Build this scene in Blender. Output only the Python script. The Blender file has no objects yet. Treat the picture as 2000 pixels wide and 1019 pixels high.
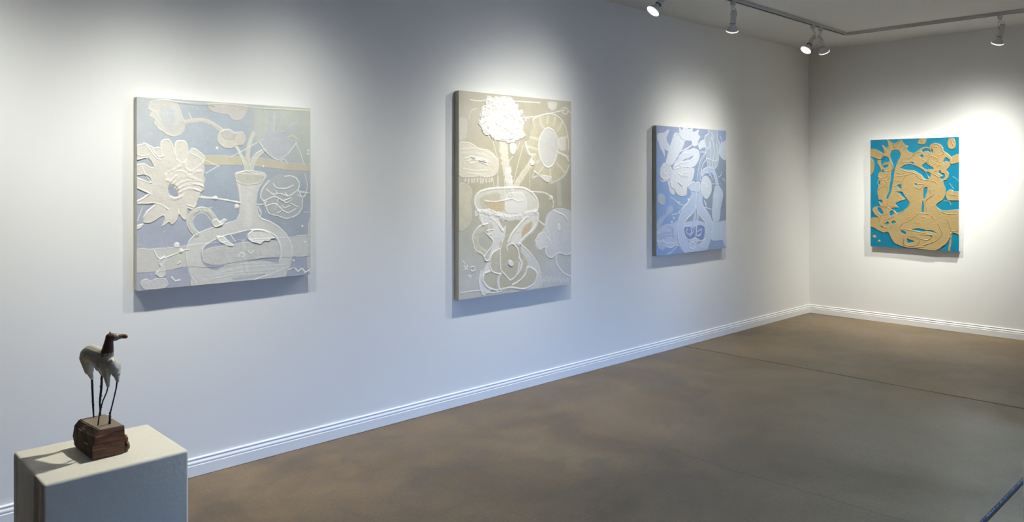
import bpy, bmesh, math, random
import numpy as np
from mathutils import Vector, Matrix

# ------------------------------------------------------------------ camera, daylight, exposure
scene = bpy.context.scene
COL = scene.collection
F_PX, IMG_W, IMG_H, HORIZON = 1516.0, 2000.0, 1019.0, 345.2
cam_d = bpy.data.cameras.new('camera')
cam_d.sensor_width = 36.0
cam_d.sensor_fit = 'HORIZONTAL'
cam_d.lens = 36.0 * F_PX / IMG_W
cam_d.shift_y = -(IMG_H / 2 - HORIZON) / IMG_W
cam_d.clip_start = 0.05
cam = bpy.data.objects.new('camera', cam_d)
COL.objects.link(cam)
cam.location = (-8.322, -3.913, 1.5)
cam.rotation_euler = (math.pi / 2, 0, math.radians(46.116 - 90))
scene.camera = cam

scene.view_settings.view_transform = 'Standard'
scene.view_settings.look = 'None'
scene.view_settings.gamma = 1.0
scene.view_settings.use_curve_mapping = False
scene.view_settings.exposure = 0.0
scene.cycles.use_denoising = True
scene.cycles.max_bounces = 6
scene.cycles.diffuse_bounces = 4
scene.cycles.glossy_bounces = 2
scene.cycles.transmission_bounces = 2
scene.cycles.transparent_max_bounces = 4
scene.cycles.caustics_reflective = False
scene.cycles.caustics_refractive = False
scene.cycles.use_adaptive_sampling = True
scene.cycles.adaptive_threshold = 0.03

world = bpy.data.worlds.new('sky')
scene.world = world
world.use_nodes = True
wn = world.node_tree.nodes
bg = wn['Background']
bg.inputs['Color'].default_value = (0.27, 0.50, 1.0, 1)      # clear blue north sky over the street
bg.inputs['Strength'].default_value = 36.0
# portal in the shop window (guides sky light sampling, gives off nothing itself)
pl = bpy.data.lights.new('window_portal', 'AREA')
pl.shape = 'RECTANGLE'
pl.size, pl.size_y = 1.8, 1.93
pl.cycles.is_portal = True
po = bpy.data.objects.new('window_portal', pl)
COL.objects.link(po)
po.location = (-4.0, -5.01, 1.085)
po.rotation_euler = (math.radians(90), 0, 0)

CEIL = 2.892
LAMP_COL = (0.97, 0.98, 0.905)

# ------------------------------------------------------------------ helpers
def srgb(c):
    out = []
    for v in c:
        v = v / 255.0
        out.append(v / 12.92 if v <= 0.04045 else ((v + 0.055) / 1.055) ** 2.4)
    return out

def mat(name, col, rough=0.5, metal=0.0, spec=0.5):
    m = bpy.data.materials.new(name)
    m.use_nodes = True
    b = m.node_tree.nodes['Principled BSDF']
    b.inputs['Base Color'].default_value = (*srgb(col), 1)
    b.inputs['Roughness'].default_value = rough
    b.inputs['Metallic'].default_value = metal
    b.inputs['Specular IOR Level'].default_value = spec
    return m

def nd(m, t, **kw):
    n = m.node_tree.nodes.new(t)
    for k, v in kw.items():
        if k in n.inputs:
            n.inputs[k].default_value = v
        else:
            setattr(n, k, v)
    return n

def lk(m, a, b):
    m.node_tree.links.new(a, b)

def bsdf(m):
    return m.node_tree.nodes['Principled BSDF']

def noise_bump(m, scale, strength, dist=0.002, detail=4.0):
    tc = nd(m, 'ShaderNodeTexCoord')
    n = nd(m, 'ShaderNodeTexNoise', Scale=scale, Detail=detail)
    bp = nd(m, 'ShaderNodeBump', Strength=strength, Distance=dist)
    lk(m, tc.outputs['Object'], n.inputs['Vector'])
    lk(m, n.outputs['Fac'], bp.inputs['Height'])
    lk(m, bp.outputs['Normal'], bsdf(m).inputs['Normal'])
    return tc, n

def ramp(m, fac, stops):
    r = nd(m, 'ShaderNodeValToRGB')
    e = r.color_ramp.elements
    while len(e) < len(stops):
        e.new(0.5)
    for el, (p, c) in zip(e, stops):
        el.position = p
        el.color = (*srgb(c), 1)
    lk(m, fac, r.inputs['Fac'])
    return r

def link(name, me, m=None, parent=None):
    o = bpy.data.objects.new(name, me)
    COL.objects.link(o)
    if m is not None:
        me.materials.clear()
        me.materials.append(m)
    if parent is not None:
        o.parent = parent
    return o

def from_bm(name, bm, m, parent=None, smooth=False):
    me = bpy.data.meshes.new(name)
    bm.normal_update()
    bm.to_mesh(me)
    bm.free()
    if smooth:
        for p in me.polygons:
            p.use_smooth = True
    return link(name, me, m, parent)

def box(bm, lo, hi, bevel=0.0, seg=2):
    r = bmesh.ops.create_cube(bm, size=1.0)
    vs = r['verts']
    for v in vs:
        v.co = Vector([(lo[i] + hi[i]) / 2 + v.co[i] * (hi[i] - lo[i]) for i in range(3)])
    if bevel > 0:
        es = list({e for v in vs for e in v.link_edges})
        bmesh.ops.bevel(bm, geom=es, offset=bevel, segments=seg, profile=0.5, affect='EDGES')

def box_obj(name, lo, hi, m, parent=None, bevel=0.0, seg=2, smooth=False):
    bm = bmesh.new()
    box(bm, lo, hi, bevel, seg)
    return from_bm(name, bm, m, parent, smooth)

def tube(bm, pts, r, seg=8, cap=True):
    """a round rod along pts; r a number or one radius per point"""
    pts = [Vector(p) for p in pts]
    rs = r if isinstance(r, (list, tuple)) else [r] * len(pts)
    rings = []
    prev = None
    for i, p in enumerate(pts):
        t = (pts[min(i + 1, len(pts) - 1)] - pts[max(i - 1, 0)]).normalized()
        if prev is None:
            a = Vector((0, 0, 1)) if abs(t.z) < 0.9 else Vector((1, 0, 0))
            n = t.cross(a).normalized()
        else:
            n = (prev - t * prev.dot(t)).normalized()
        prev = n
        b = t.cross(n)
        rings.append([bm.verts.new(p + (n * math.cos(2 * math.pi * k / seg) + b * math.sin(2 * math.pi * k / seg)) * rs[i]) for k in range(seg)])
    for i in range(len(rings) - 1):
        for k in range(seg):
            bm.faces.new((rings[i][k], rings[i][(k + 1) % seg], rings[i + 1][(k + 1) % seg], rings[i + 1][k]))
    if cap:
        bm.faces.new(rings[0][::-1])
        bm.faces.new(rings[-1])

def lathe(bm, prof, seg=32, closed_ends=True, wob=None):
    """prof: list of (radius, z) spun about Z"""
    rings = []
    for (r, z) in prof:
        ring = []
        for k in range(seg):
            a = 2 * math.pi * k / seg
            rr = r * (wob(k, r, z) if wob else 1.0)
            ring.append(bm.verts.new((rr * math.cos(a), rr * math.sin(a), z)))
        rings.append(ring)
    for i in range(len(rings) - 1):
        for k in range(seg):
            bm.faces.new((rings[i][k], rings[i][(k + 1) % seg], rings[i + 1][(k + 1) % seg], rings[i + 1][k]))
    if closed_ends:
        bm.faces.new(rings[0][::-1])
        bm.faces.new(rings[-1])
    bmesh.ops.recalc_face_normals(bm, faces=bm.faces)

def thing(name, label, cat, loc=(0, 0, 0), group=None):
    o = bpy.data.objects.new(name, None)
    o.empty_display_size = 0.05
    COL.objects.link(o)
    o.location = loc
    o['label'] = label
    o['category'] = cat
    if group:
        o['group'] = group
    return o

def struct(o, label=None):
    o['kind'] = 'structure'
    if label:
        o['label'] = label
    return o

# ------------------------------------------------------------------ surface materials
m_wall = mat('wall_paint', (234, 233, 231), 0.62, 0, 0.3)
m_ceil = mat('ceiling_paint', (222, 221, 218), 0.8, 0, 0.2)
m_trim = mat('trim_gloss_white', (236, 236, 236), 0.35, 0, 0.4)

m_floor = mat('stained_concrete', (120, 100, 72), 0.4, 0, 0.5)
def build_floor_mat(m):
    tc = nd(m, 'ShaderNodeTexCoord')
    mp = nd(m, 'ShaderNodeMapping')
    mp.inputs['Scale'].default_value = (1.0, 1.0, 1.0)
    lk(m, tc.outputs['Object'], mp.inputs['Vector'])
    big = nd(m, 'ShaderNodeTexNoise', Scale=1.1, Detail=4.0, Roughness=0.6, Distortion=0.4)
    mid = nd(m, 'ShaderNodeTexNoise', Scale=5.5, Detail=5.0, Roughness=0.65, Distortion=0.6)
    fine = nd(m, 'ShaderNodeTexNoise', Scale=60.0, Detail=2.0, Roughness=0.7)
    for n in (big, mid, fine):
        lk(m, mp.outputs['Vector'], n.inputs['Vector'])
    r1 = ramp(m, big.outputs['Fac'], [(0.30, (108, 90, 64)), (0.50, (130, 109, 80)), (0.70, (148, 126, 94))])
    r2 = ramp(m, mid.outputs['Fac'], [(0.30, (186, 180, 170)), (0.55, (238, 236, 232)), (0.75, (255, 252, 246))])
    mx = nd(m, 'ShaderNodeMixRGB', blend_type='MULTIPLY')
    mx.inputs['Fac'].default_value = 0.75
    lk(m, r1.outputs['Color'], mx.inputs['Color1'])
    lk(m, r2.outputs['Color'], mx.inputs['Color2'])
    r3 = ramp(m, fine.outputs['Fac'], [(0.30, (214, 212, 208)), (0.6, (255, 255, 255))])
    mx2 = nd(m, 'ShaderNodeMixRGB', blend_type='MULTIPLY')
    mx2.inputs['Fac'].default_value = 0.6
    lk(m, mx.outputs['Color'], mx2.inputs['Color1'])
    lk(m, r3.outputs['Color'], mx2.inputs['Color2'])
    # hairline shrinkage crack running across the slab near x = -4.74, fading out towards the wall
    sep = nd(m, 'ShaderNodeSeparateXYZ')
    lk(m, tc.outputs['Object'], sep.inputs['Vector'])
    comb = nd(m, 'ShaderNodeCombineXYZ')
    lk(m, sep.outputs['Y'], comb.inputs['Y'])
    w1 = nd(m, 'ShaderNodeTexNoise', Scale=4.0, Detail=6.0, Roughness=0.7)
    lk(m, comb.outputs['Vector'], w1.inputs['Vector'])
    def mth(op, a, b=None, clamp=False):
        n = nd(m, 'ShaderNodeMath', operation=op)
        n.use_clamp = clamp
        for i, v in enumerate((a, b)):
            if v is None:
                continue
            if isinstance(v, (int, float)):
                n.inputs[i].default_value = v
            else:
                lk(m, v, n.inputs[i])
        return n.outputs[0]
    off = mth('MULTIPLY', mth('SUBTRACT', w1.outputs['Fac'], 0.5), 0.14)
    dist = mth('ABSOLUTE', mth('SUBTRACT', mth('ADD', sep.outputs['X'], 4.745), off))
    line = mth('SUBTRACT', 1.0, mth('MULTIPLY', dist, 240.0), True)
    fade = mth('MULTIPLY', mth('SUBTRACT', -1.35, sep.outputs['Y']), 3.0, True)
    lim = mth('MULTIPLY', mth('ADD', sep.outputs['Y'], 2.95), 20.0, True)
    crack = mth('MULTIPLY', mth('MULTIPLY', line, fade), lim)
    # scattered little scuffs and pits
    vo = nd(m, 'ShaderNodeTexVoronoi', Scale=3.2)
    vm = nd(m, 'ShaderNodeMapping')
    vm.inputs['Scale'].default_value = (1.0, 0.45, 1.0)
    lk(m, tc.outputs['Object'], vm.inputs['Vector'])
    lk(m, vm.outputs['Vector'], vo.inputs['Vector'])
    pit = mth('MULTIPLY', mth('SUBTRACT', 1.0, mth('MULTIPLY', vo.outputs['Distance'], 38.0), True), 0.7)
    dark = mth('MAXIMUM', mth('MULTIPLY', crack, 0.85), mth('MULTIPLY', pit, 0.5))
    mx3 = nd(m, 'ShaderNodeMixRGB')
    mx3.inputs['Color2'].default_value = (*srgb((38, 32, 26)), 1)
    lk(m, dark, mx3.inputs['Fac'])
    lk(m, mx2.outputs['Color'], mx3.inputs['Color1'])
    lk(m, mx3.outputs['Color'], bsdf(m).inputs['Base Color'])
    rr = nd(m, 'ShaderNodeMapRange')
    rr.inputs['From Min'].default_value = 0.3
    rr.inputs['From Max'].default_value = 0.7
    rr.inputs['To Min'].default_value = 0.34
    rr.inputs['To Max'].default_value = 0.52
    lk(m, mid.outputs['Fac'], rr.inputs['Value'])
    lk(m, rr.outputs['Result'], bsdf(m).inputs['Roughness'])
    bn = nd(m, 'ShaderNodeTexNoise', Scale=7.0, Detail=2.0)
    lk(m, mp.outputs['Vector'], bn.inputs['Vector'])
    bp = nd(m, 'ShaderNodeBump', Strength=0.12, Distance=0.003)
    lk(m, bn.outputs['Fac'], bp.inputs['Height'])
    lk(m, bp.outputs['Normal'], bsdf(m).inputs['Normal'])
build_floor_mat(m_floor)
m_joint = mat('joint_filler', (58, 48, 38), 0.8)

# ------------------------------------------------------------------ room shell
X0, YF, YS = -12.0, -5.0, -2.9       # far end of the long wall, shop front, line of the metal strip
XP = -2.95                           # end of the unseen partition, added to keep window daylight off the end wall
T = 0.12

def wall_box(name, lo, hi, label):
    return struct(box_obj(name, lo, hi, m_wall), label)

wall_box('wall_left', (X0 - T, 0, -0.02), (0, T, CEIL), 'long white gallery wall hung with three pale paintings')
wall_box('wall_back', (0, YS - T, -0.02), (T, T, CEIL), 'white end wall behind the turquoise painting')
wall_box('wall_right', (XP, YS - T, -0.02), (0, YS, CEIL), 'unseen white partition added to shield the end wall from daylight')
wall_box('wall_side', (XP, YF - T, -0.02), (XP + T, YS - T, CEIL), 'white side wall of the front room')
wall_box('wall_end', (X0 - T, YF - T, -0.02), (X0, 0, CEIL), 'white wall at the far end of the front room')

# shop front: low sill wall, piers and header round one wide window
bm = bmesh.new()
WX0, WX1, WZ0, WZ1 = -4.9, -3.1, 0.12, 2.05
box(bm, (X0, YF - T, -0.02), (XP, YF, WZ0))
box(bm, (X0, YF - T, WZ1), (XP, YF, CEIL))
box(bm, (X0, YF - T, WZ0), (WX0, YF, WZ1))
box(bm, (WX1, YF - T, WZ0), (XP, YF, WZ1))
struct(from_bm('wall_front', bm, m_wall), 'white front wall with the shop window')
m_frame = mat('window_frame_metal', (70, 70, 72), 0.4, 0.6)
m_glass = bpy.data.materials.new('window_glass')
m_glass.use_nodes = True
gn = m_glass.node_tree.nodes
gn.clear()
gt = gn.new('ShaderNodeBsdfTransparent')
gg = gn.new('ShaderNodeBsdfGlossy')
gg.inputs['Roughness'].default_value = 0.02
gm = gn.new('ShaderNodeMixShader')
gm.inputs[0].default_value = 0.06
go = gn.new('ShaderNodeOutputMaterial')
m_glass.node_tree.links.new(gt.outputs[0], gm.inputs[1])
m_glass.node_tree.links.new(gg.outputs[0], gm.inputs[2])
m_glass.node_tree.links.new(gm.outputs[0], go.inputs[0])
win = bpy.data.objects.new('window_1', None)
COL.objects.link(win)
struct(win, 'wide shop window in the front wall')
bm = bmesh.new()
fw = 0.05
for i in range(4):
    x = WX0 + (WX1 - WX0) * i / 3
    x = min(max(x, WX0 + fw / 2), WX1 - fw / 2)
    box(bm, (x - fw / 2, YF - 0.09, WZ0), (x + fw / 2, YF - 0.03, WZ1))
box(bm, (WX0, YF - 0.09, WZ0), (WX1, YF - 0.03, WZ0 + fw))
box(bm, (WX0, YF - 0.09, WZ1 - fw), (WX1, YF - 0.03, WZ1))
from_bm('window_frame', bm, m_frame, win)
for i in range(3):
    xa = WX0 + (WX1 - WX0) * i / 3 + 0.03
    xb = WX0 + (WX1 - WX0) * (i + 1) / 3 - 0.03
    box_obj('pane', (xa, YF - 0.064, WZ0 + 0.05), (xb, YF - 0.056, WZ1 - 0.05), m_glass, win)

struct(box_obj('ceiling', (X0 - T, YF - T, CEIL), (T, T, CEIL + 0.1), m_ceil), 'flat white painted ceiling')

# floor: dark bedding with the concrete slabs on it, joints left open between them
m_bed = m_joint
fl = box_obj('floor', (X0 - T, YF - T, -0.12), (T, T, -0.012), m_bed)
struct(fl, 'brown stained concrete floor')
JX, G = -2.45, 0.006
def slab(x0, x1, y0, y1):
    bm = bmesh.new()
    box(bm, (x0, y0, -0.012), (x1, y1, 0.0))
    es = [e for e in bm.edges if abs(e.verts[0].co.z) < 1e-6 and abs(e.verts[1].co.z) < 1e-6]
    bmesh.ops.bevel(bm, geom=es, offset=0.002, segments=1, affect='EDGES')
    return from_bm('floor_slab', bm, m_floor, fl)
slab(JX + G, 0.0, YS, 0.0)
slab(X0, JX - G, YS + 0.011, 0.0)
slab(X0, XP, YF, YS - 0.011)
slab(XP, JX - G, YS, YS + 0.011)

# street outside the window
m_street = mat('pavement_grey', (70, 70, 72), 0.9)
st = struct(box_obj('ground', (-40, -40, -0.35), (20, YF - T - 0.02, -0.2), m_street), 'grey pavement outside the shop window')

m_facade = mat('facade_render', (126, 118, 108), 0.9)
fb = thing('sky_block_building', 'unseen low building added across the street to block low sky light', 'building', (-5, -22, -0.2))  # unseen building, added to cut off low sky so daylight lands low
bm = bmesh.new()
box(bm, (-28, -3, 0), (28, 3, 3.7))
from_bm('facade', bm, m_facade, fb)
bm = bmesh.new()
box(bm, (-28.2, -3.2, 3.7), (28.2, 3.2, 3.95))
from_bm('parapet', bm, m_facade, fb)
for k in range(8):
    box_obj('shop_pane', (-24 + k * 6, 3.0, 0.6), (-20.5 + k * 6, 3.04, 2.6), m_frame, fb)

# baseboards: moulded profile, extruded
PROF = [(0.0, 0.0), (0.016, 0.0), (0.016, 0.0525), (0.0145, 0.0545), (0.0125, 0.0555), (0.0125, 0.0590), (0.0140, 0.0605), (0.0145, 0.0650), (0.0130, 0.0700),
        (0.0095, 0.0745), (0.0080, 0.0775), (0.0082, 0.0800), (0.0105, 0.0815), (0.0112, 0.0840), (0.0105, 0.0870), (0.0080, 0.0890), (0.0, 0.0900)]
def baseboard(name, a, b, nrm, ma=0, mb=0):
    """a, b: ends at the wall face; nrm points into the room; ma/mb = +1 mitres the inner corner"""
    a, b, nrm = Vector(a), Vector(b), Vector(nrm)
    d = (b - a).normalized()
    bm = bmesh.new()
    ra = [bm.verts.new(a + nrm * p + d * (p * ma) + Vector((0, 0, z + 0.002))) for p, z in PROF]
    rb = [bm.verts.new(b + nrm * p - d * (p * mb) + Vector((0, 0, z + 0.002))) for p, z in PROF]
    n = len(PROF)
    for i in range(n):
        bm.faces.new((ra[i], ra[(i + 1) % n], rb[(i + 1) % n], rb[i]))
    bm.faces.new(ra[::-1])
    bm.faces.new(rb)
    bmesh.ops.recalc_face_normals(bm, faces=bm.faces)
    return struct(from_bm(name, bm, m_trim), 'white moulded baseboard along the wall')
baseboard('baseboard_left', (X0, 0, 0), (0, 0, 0), (0, -1, 0), 0, 1)
baseboard('baseboard_back', (0, 0, 0), (0, YS, 0), (-1, 0, 0), 1, 1)
baseboard('baseboard_right', (0, YS, 0), (XP, YS, 0), (0, 1, 0), 1, 0)

# metal strip let into the floor
m_strip = mat('worn_metal', (70, 72, 80), 0.42, 0.8)
tcs, ns = noise_bump(m_strip, 90.0, 0.5, 0.003)
rs_ = ramp(m_strip, ns.outputs['Fac'], [(0.42, (30, 31, 36)), (0.62, (130, 135, 148))])
lk(m_strip, rs_.outputs['Color'], bsdf(m_strip).inputs['Base Color'])
stp = thing('threshold_strip', 'worn dark metal strip let into the concrete floor at lower right', 'floor strip', (0, YS, 0))
bm = bmesh.new()
box(bm, (X0, -0.0105, -0.012), (XP, 0.0105, -0.004), 0.0)
from_bm('metal_bed', bm, m_joint, stp)
bm = bmesh.new()
tube(bm, [(X0, 0.006, -0.001), (XP, 0.006, -0.001)], 0.0036, 8)
from_bm('metal_edge', bm, m_strip, stp)

# ------------------------------------------------------------------ paintings
ART = {  # traced colours already hold part of the uneven light on the canvases
 1: [
  ('g','',[60,42],260,(196,201,204),1.0),
  ('g','',[387,223],260,(178,187,199),1.0),
  ('g','',[895,49],260,(200,202,190),0.9),
  ('g','',[450,502],300,(166,175,190),1.0),
  ('g','',[898,664],200,(170,177,188),1.0),
  ('g','',[92,753],260,(176,180,197),1.0),
  ('g','',[58,936],200,(186,187,202),1.0),
  ('g','',[784,972],180,(178,181,194),1.0),
  ('f','mustard_band',[332,300,449,294,552,299,699,307,838,330,1014,337,1014,377,839,371,699,357,591,351,449,348,344,345],(206,198,178),1.2,0.4,6,1.0,1.0),
  ('f','grey_band',[-8,790,92,788,195,785,289,778,412,774,592,767,869,768,1020,765,1020,883,870,887,701,882,425,912,265,896,148,909,35,909,-8,894],(213,211,206),1.5,0.6,8,1.0,1.0),
  ('f','right_edge_smear',[991,667,979,733,989,827,973,907,985,996,1021,1002,1019,661],(206,205,199),2,0.6,5,1.0,1.0),
  ('f','leaf_motif',[64,24,53,59,72,69,61,96,86,108,83,134,102,145,105,165,136,180,147,192,188,200,217,189,240,170,249,134,243,111,234,94,217,42,194,12,131,5],(214,211,206),2,0.6,4,1.0,1.0),
  ('f','leaf_motif',[136,42,119,83,136,134,176,155,205,113,194,56,171,28],(203,206,210),2,0,4,6,0.8),
  ('s','leaf_motif',[55,59,97,79,119,118],3.2,(224,222,218),1.5,1.0,0.0),
  ('s','leaf_motif',[61,96,102,119,136,157],3.2,(224,222,218),1.5,1.0,0.0),
  ('s','leaf_motif',[86,134,136,175,188,199,228,185],4.0,(226,224,220),2,1.0,0.0),
  ('s','stem',[237,122,294,109,348,106,397,122,453,157],21.2,(213,207,198),2,1.0,0.0),
  ('f','bud_motif',[443,161,487,146,526,163,571,161,589,198,572,232,532,237,507,254,462,251,431,228,424,192],(214,208,200),2.5,1.2,2,1.0,1.0),
  ('f','bud_motif',[449,162,494,151,513,171,539,170,519,202,481,203,455,192],(203,199,194),2,0.4,2,1.0,1.0),
  ('f','cloud_motif',[369,11,381,43,412,59,456,65,487,67,513,94,552,94,584,67,593,5,474,-12],(208,202,198),1.6,0.5,3,1.0,1.0),
  ('f','tulip_motif',[644,41,642,189,685,209,733,135,718,36],(202,203,195),1,0.1,3,8,0.8),
  ('f','tulip_motif',[671,207,699,263,754,302,796,309,845,278,903,207,878,201,855,188,845,175,902,116,914,89,873,105,816,150,801,119,819,40,795,80,781,152,760,146,770,41,743,58,731,135,719,154,705,193],(196,197,203),2.2,0.5,3,1.0,1.0),
  ('s','tulip_motif',[669,211,706,265,754,302,793,313,845,282,906,209],5.3,(240,238,233),3,1.0,0.0),
  ('s','tulip_motif',[767,56,759,146],5.3,(215,215,216),1.5,1.0,0.0),
  ('s','tulip_motif',[849,178,881,169,910,185],5.3,(214,214,212),1.5,1.0,0.0),
  ('s','stem',[529,235,558,287,581,336,593,377],18.5,(217,215,206),2.5,1.0,0.0),
  ('s','stem',[634,163,608,230,598,299,603,367],21.2,(211,211,200),2.5,1.0,0.0),
  ('s','stem',[705,258,654,291,631,329,623,376],21.2,(214,213,205),2.5,1.0,0.0),
  ('s','stem',[523,239,552,287,575,343,588,380],3.2,(226,224,218),2.5,1.0,0.0),
  ('s','stem',[643,166,619,229,611,298,613,361],3.2,(226,224,218),2.5,1.0,0.0),
  ('s','stem',[712,264,665,300,643,335,635,373],3.2,(226,224,218),2.5,1.0,0.0),
  ('s','stem',[695,257,644,285,621,326,611,373],3.2,(226,224,218),2.5,1.0,0.0),
  ('f','vase_motif',[524,399,546,385,618,377,699,389,714,409,701,441,667,491,655,555,655,605,679,650,727,669,783,699,840,754,872,821,873,900,848,970,831,1015,785,1056,313,1018,277,943,256,881,250,821,265,762,301,726,362,701,462,672,527,658,549,628,552,565,546,503,533,441],(217,215,211),3,0.8,2,1.0,1.0),
  ('f','vase_motif',[592,453,645,453,632,529,619,604,612,705,572,703,579,603,585,528],(225,224,222),3,0,3,8,0.8),
  ('f','vase_window',[332,826,350,791,412,758,488,737,566,722,619,715,700,721,770,763,798,817,805,869,791,907,784,917,701,894,593,887,475,897,425,924,368,908,338,869],(172,178,192),0.8,0,2,1.0,1.0),
  ('f','vase_window',[338,851,340,821,387,799,488,793,619,779,784,790,804,850,784,883,701,883,579,886,437,902,352,882],(211,209,205),1.6,0.3,5,1.0,1.0),
  ('f','vase_motif',[531,406,552,392,631,398,700,405,692,434,645,453,592,457,546,443],(204,202,190),2,0.4,2,1.0,1.0),
  ('s','vase_motif',[533,435,572,456,632,456,683,443,713,409],5.3,(230,228,224),3,1.0,0.0),
  ('s','vase_motif',[529,398,592,382,645,397,699,396],4.2,(228,226,222),2,1.0,0.0),
  ('s','vase_motif',[338,839,340,812,360,783,412,757,488,735,592,717],5.3,(232,230,226),3,1.0,0.0),
  ('s','vase_motif',[619,715,700,721,769,757,801,817,804,869,795,910],7.9,(240,238,233),4,1.0,0.0),
  ('s','vase_motif',[655,586,679,653,734,669,790,703,843,756,874,821,874,900,853,967],4.2,(230,229,226),2.5,1.0,0.0),
  ('s','vase_motif',[311,991,275,943,256,881,251,815,268,763,295,730],4.2,(230,229,226),2.5,1.0,0.0),
  ('s','vase_motif',[546,441,556,516,556,603,540,647],3.7,(229,228,225),2,1.0,0.0),
  ('f','white_impasto',[606,733,646,713,714,728,770,770,744,772,731,787,700,782,680,800,653,793,619,784,596,757],(240,238,233),6,1.5,4,1.0,1.0),
  ('f','white_impasto',[418,740,462,746,482,768,514,794,507,804,462,788,431,769],(240,238,233),4,0.6,4,1.0,1.0),
  ('s','vase_motif',[387,930,540,904,784,916],7.9,(223,221,218),1,0.6,5),
  ('s','vase_motif',[412,948,593,925,834,930],7.9,(223,221,218),1,0.6,5),
  ('s','vase_motif',[362,956,593,950,848,951],7.9,(223,221,218),1,0.6,5),
  ('s','vase_motif',[387,976,514,962,701,971],7.9,(223,221,218),1,0.6,5),
  ('s','vase_motif',[573,779,579,854,593,944],23.8,(220,218,214),1,0.6,4),
  ('s','vase_motif',[514,985,606,985,701,975],13.2,(192,192,199),-0.8,0.8,4),
  ('s','white_impasto',[620,1004,715,985,820,956],4.2,(240,238,233),2,1.0,0.0),
  ('f','vase_window',[375,908,425,901,465,906,418,925,387,920],(174,178,194),0,0,2,1.0,1.0),
  ('s','white_impasto',[546,865,553,846,573,841,577,861,563,869],5.3,(240,238,233),3,1.0,0.0),
  ('s','white_impasto',[599,831,619,851,635,835],5.3,(240,238,233),3,1.0,0.0),
  ('s','handle_motif',[311,726,280,691,268,649,292,608,332,591,375,601,402,633,422,663,440,676],26.5,(208,207,197),3.5,1.0,0.0),
  ('s','handle_motif',[295,730,265,691,256,643,280,598,328,579,377,586,393,580],4.2,(228,226,220),2.5,1.0,0.0),
  ('s','handle_motif',[320,717,295,686,287,650,307,621,335,609,362,620,390,653],3.7,(228,226,220),2.5,1.0,0.0),
  ('f','handle_motif',[393,657,418,646,437,661,462,647,478,655,462,672,424,692,397,682],(226,225,218),5,1.5,3,1.0,1.0),
  ('f','sunflower_motif',[-8,272,5,248,25,245,36,236,58,247,88,263,105,257,122,259,122,233,136,218,162,217,179,243,190,263,193,242,205,223,246,223,261,252,264,281,282,260,305,262,336,285,354,309,348,345,354,375,348,405,357,429,348,459,351,483,330,501,326,531,330,517,311,546,305,576,281,594,260,584,260,617,248,646,228,634,216,613,204,645,178,667,161,652,129,674,125,671,138,637,129,619,73,652,34,650,32,622,48,593,82,565,90,554,2,552,-9,544,35,519,51,505,57,502,51,501,7,478,-9,464,-8,416,35,430,62,442,72,437,60,415,35,404,5,407,-8,401,-7,353,35,344,63,361,85,363,63,321,52,315,0,329,-8,331],(223,218,210),4,1.6,4,1.0,1.0),
  ('f','sunflower_motif',[119,314,205,312,270,346,317,381,323,465,269,500,234,545,175,550,118,514,102,464,85,384],(226,220,212),2,0,14,14,0.7),
  ('f','sunflower_centre',[161,459,173,450,199,465,213,485,205,500,210,518,187,520,164,505,157,482],(168,174,190),-4,0,2,1.0,1.0),
  ('s','sunflower_motif',[147,412,159,389,187,374,228,350],13.2,(231,225,217),4,1,6),
  ('s','sunflower_motif',[153,435,176,400,205,385,252,388],13.2,(231,225,217),4,1,6),
  ('s','sunflower_motif',[167,441,199,406,240,400,281,405],13.2,(231,225,217),4,1,6),
  ('s','sunflower_motif',[176,456,216,417,264,414,305,423],13.2,(231,225,217),4,1,6),
  ('s','sunflower_motif',[193,467,240,435,287,432,330,435],13.2,(231,225,217),4,1,6),
  ('s','sunflower_motif',[207,479,258,453,305,453,342,462],13.2,(231,225,217),4,1,6),
  ('s','sunflower_motif',[216,494,269,474,323,489],13.2,(231,225,217),4,1,6),
  ('s','sunflower_motif',[144,400,144,427,173,435],13.2,(231,225,217),4,1,6),
  ('s','sunflower_motif',[164,523,199,529,234,512,246,488],13.2,(231,225,217),4,1,6),
  ('s','sunflower_motif',[246,341,252,370,293,387,330,381],13.2,(231,225,217),4,1,6),
  ('s','sunflower_motif',[36,239,63,269,96,314,119,323],5.3,(236,233,227),3,1,3),
  ('s','sunflower_motif',[129,314,120,268,122,233,139,218,162,219,179,245,189,301],5.3,(236,233,227),3,1,3),
  ('s','sunflower_motif',[199,312,193,265,203,224,246,223,262,263,257,311,234,341,199,318],5.3,(236,233,227),3,1,3),
  ('s','sunflower_motif',[-7,329,30,316,52,318],5.3,(236,233,227),3,1,3),
  ('s','sunflower_motif',[24,361,46,407,72,444],5.3,(236,233,227),3,1,3),
  ('s','sunflower_motif',[-8,467,35,485,73,504],5.3,(236,233,227),3,1,3),
  ('s','sunflower_motif',[269,388,317,357,351,321],5.3,(236,233,227),3,1,3),
  ('s','sunflower_motif',[-3,294,24,307,57,298],5.3,(236,233,227),3,1,3),
  ('s','sunflower_motif',[317,447,348,471],5.3,(236,233,227),3,1,3),
  ('s','sunflower_motif',[-8,542,35,520,58,503],5.3,(236,233,227),3,1,3),
  ('s','sunflower_motif',[2,553,84,552,118,556,158,586],5.3,(236,233,227),3,1,3),
  ('s','sunflower_motif',[33,622,51,594,90,560],5.3,(236,233,227),3,1,3),
  ('s','sunflower_motif',[207,586,215,615],5.3,(236,233,227),3,1,3),
  ('s','sunflower_motif',[257,563,293,576,305,558],5.3,(236,233,227),3,1,3),
  ('s','sunflower_motif',[132,674,158,654],5.3,(236,233,227),3,1,3),
  ('s','sunflower_motif',[77,269,108,308,136,302],5.3,(236,233,227),3,1,3),
  ('f','white_impasto',[-15,668,7,661,34,656,23,673,4,685,-15,686],(236,233,228),4,1,3,1.0,1.0),
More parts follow.
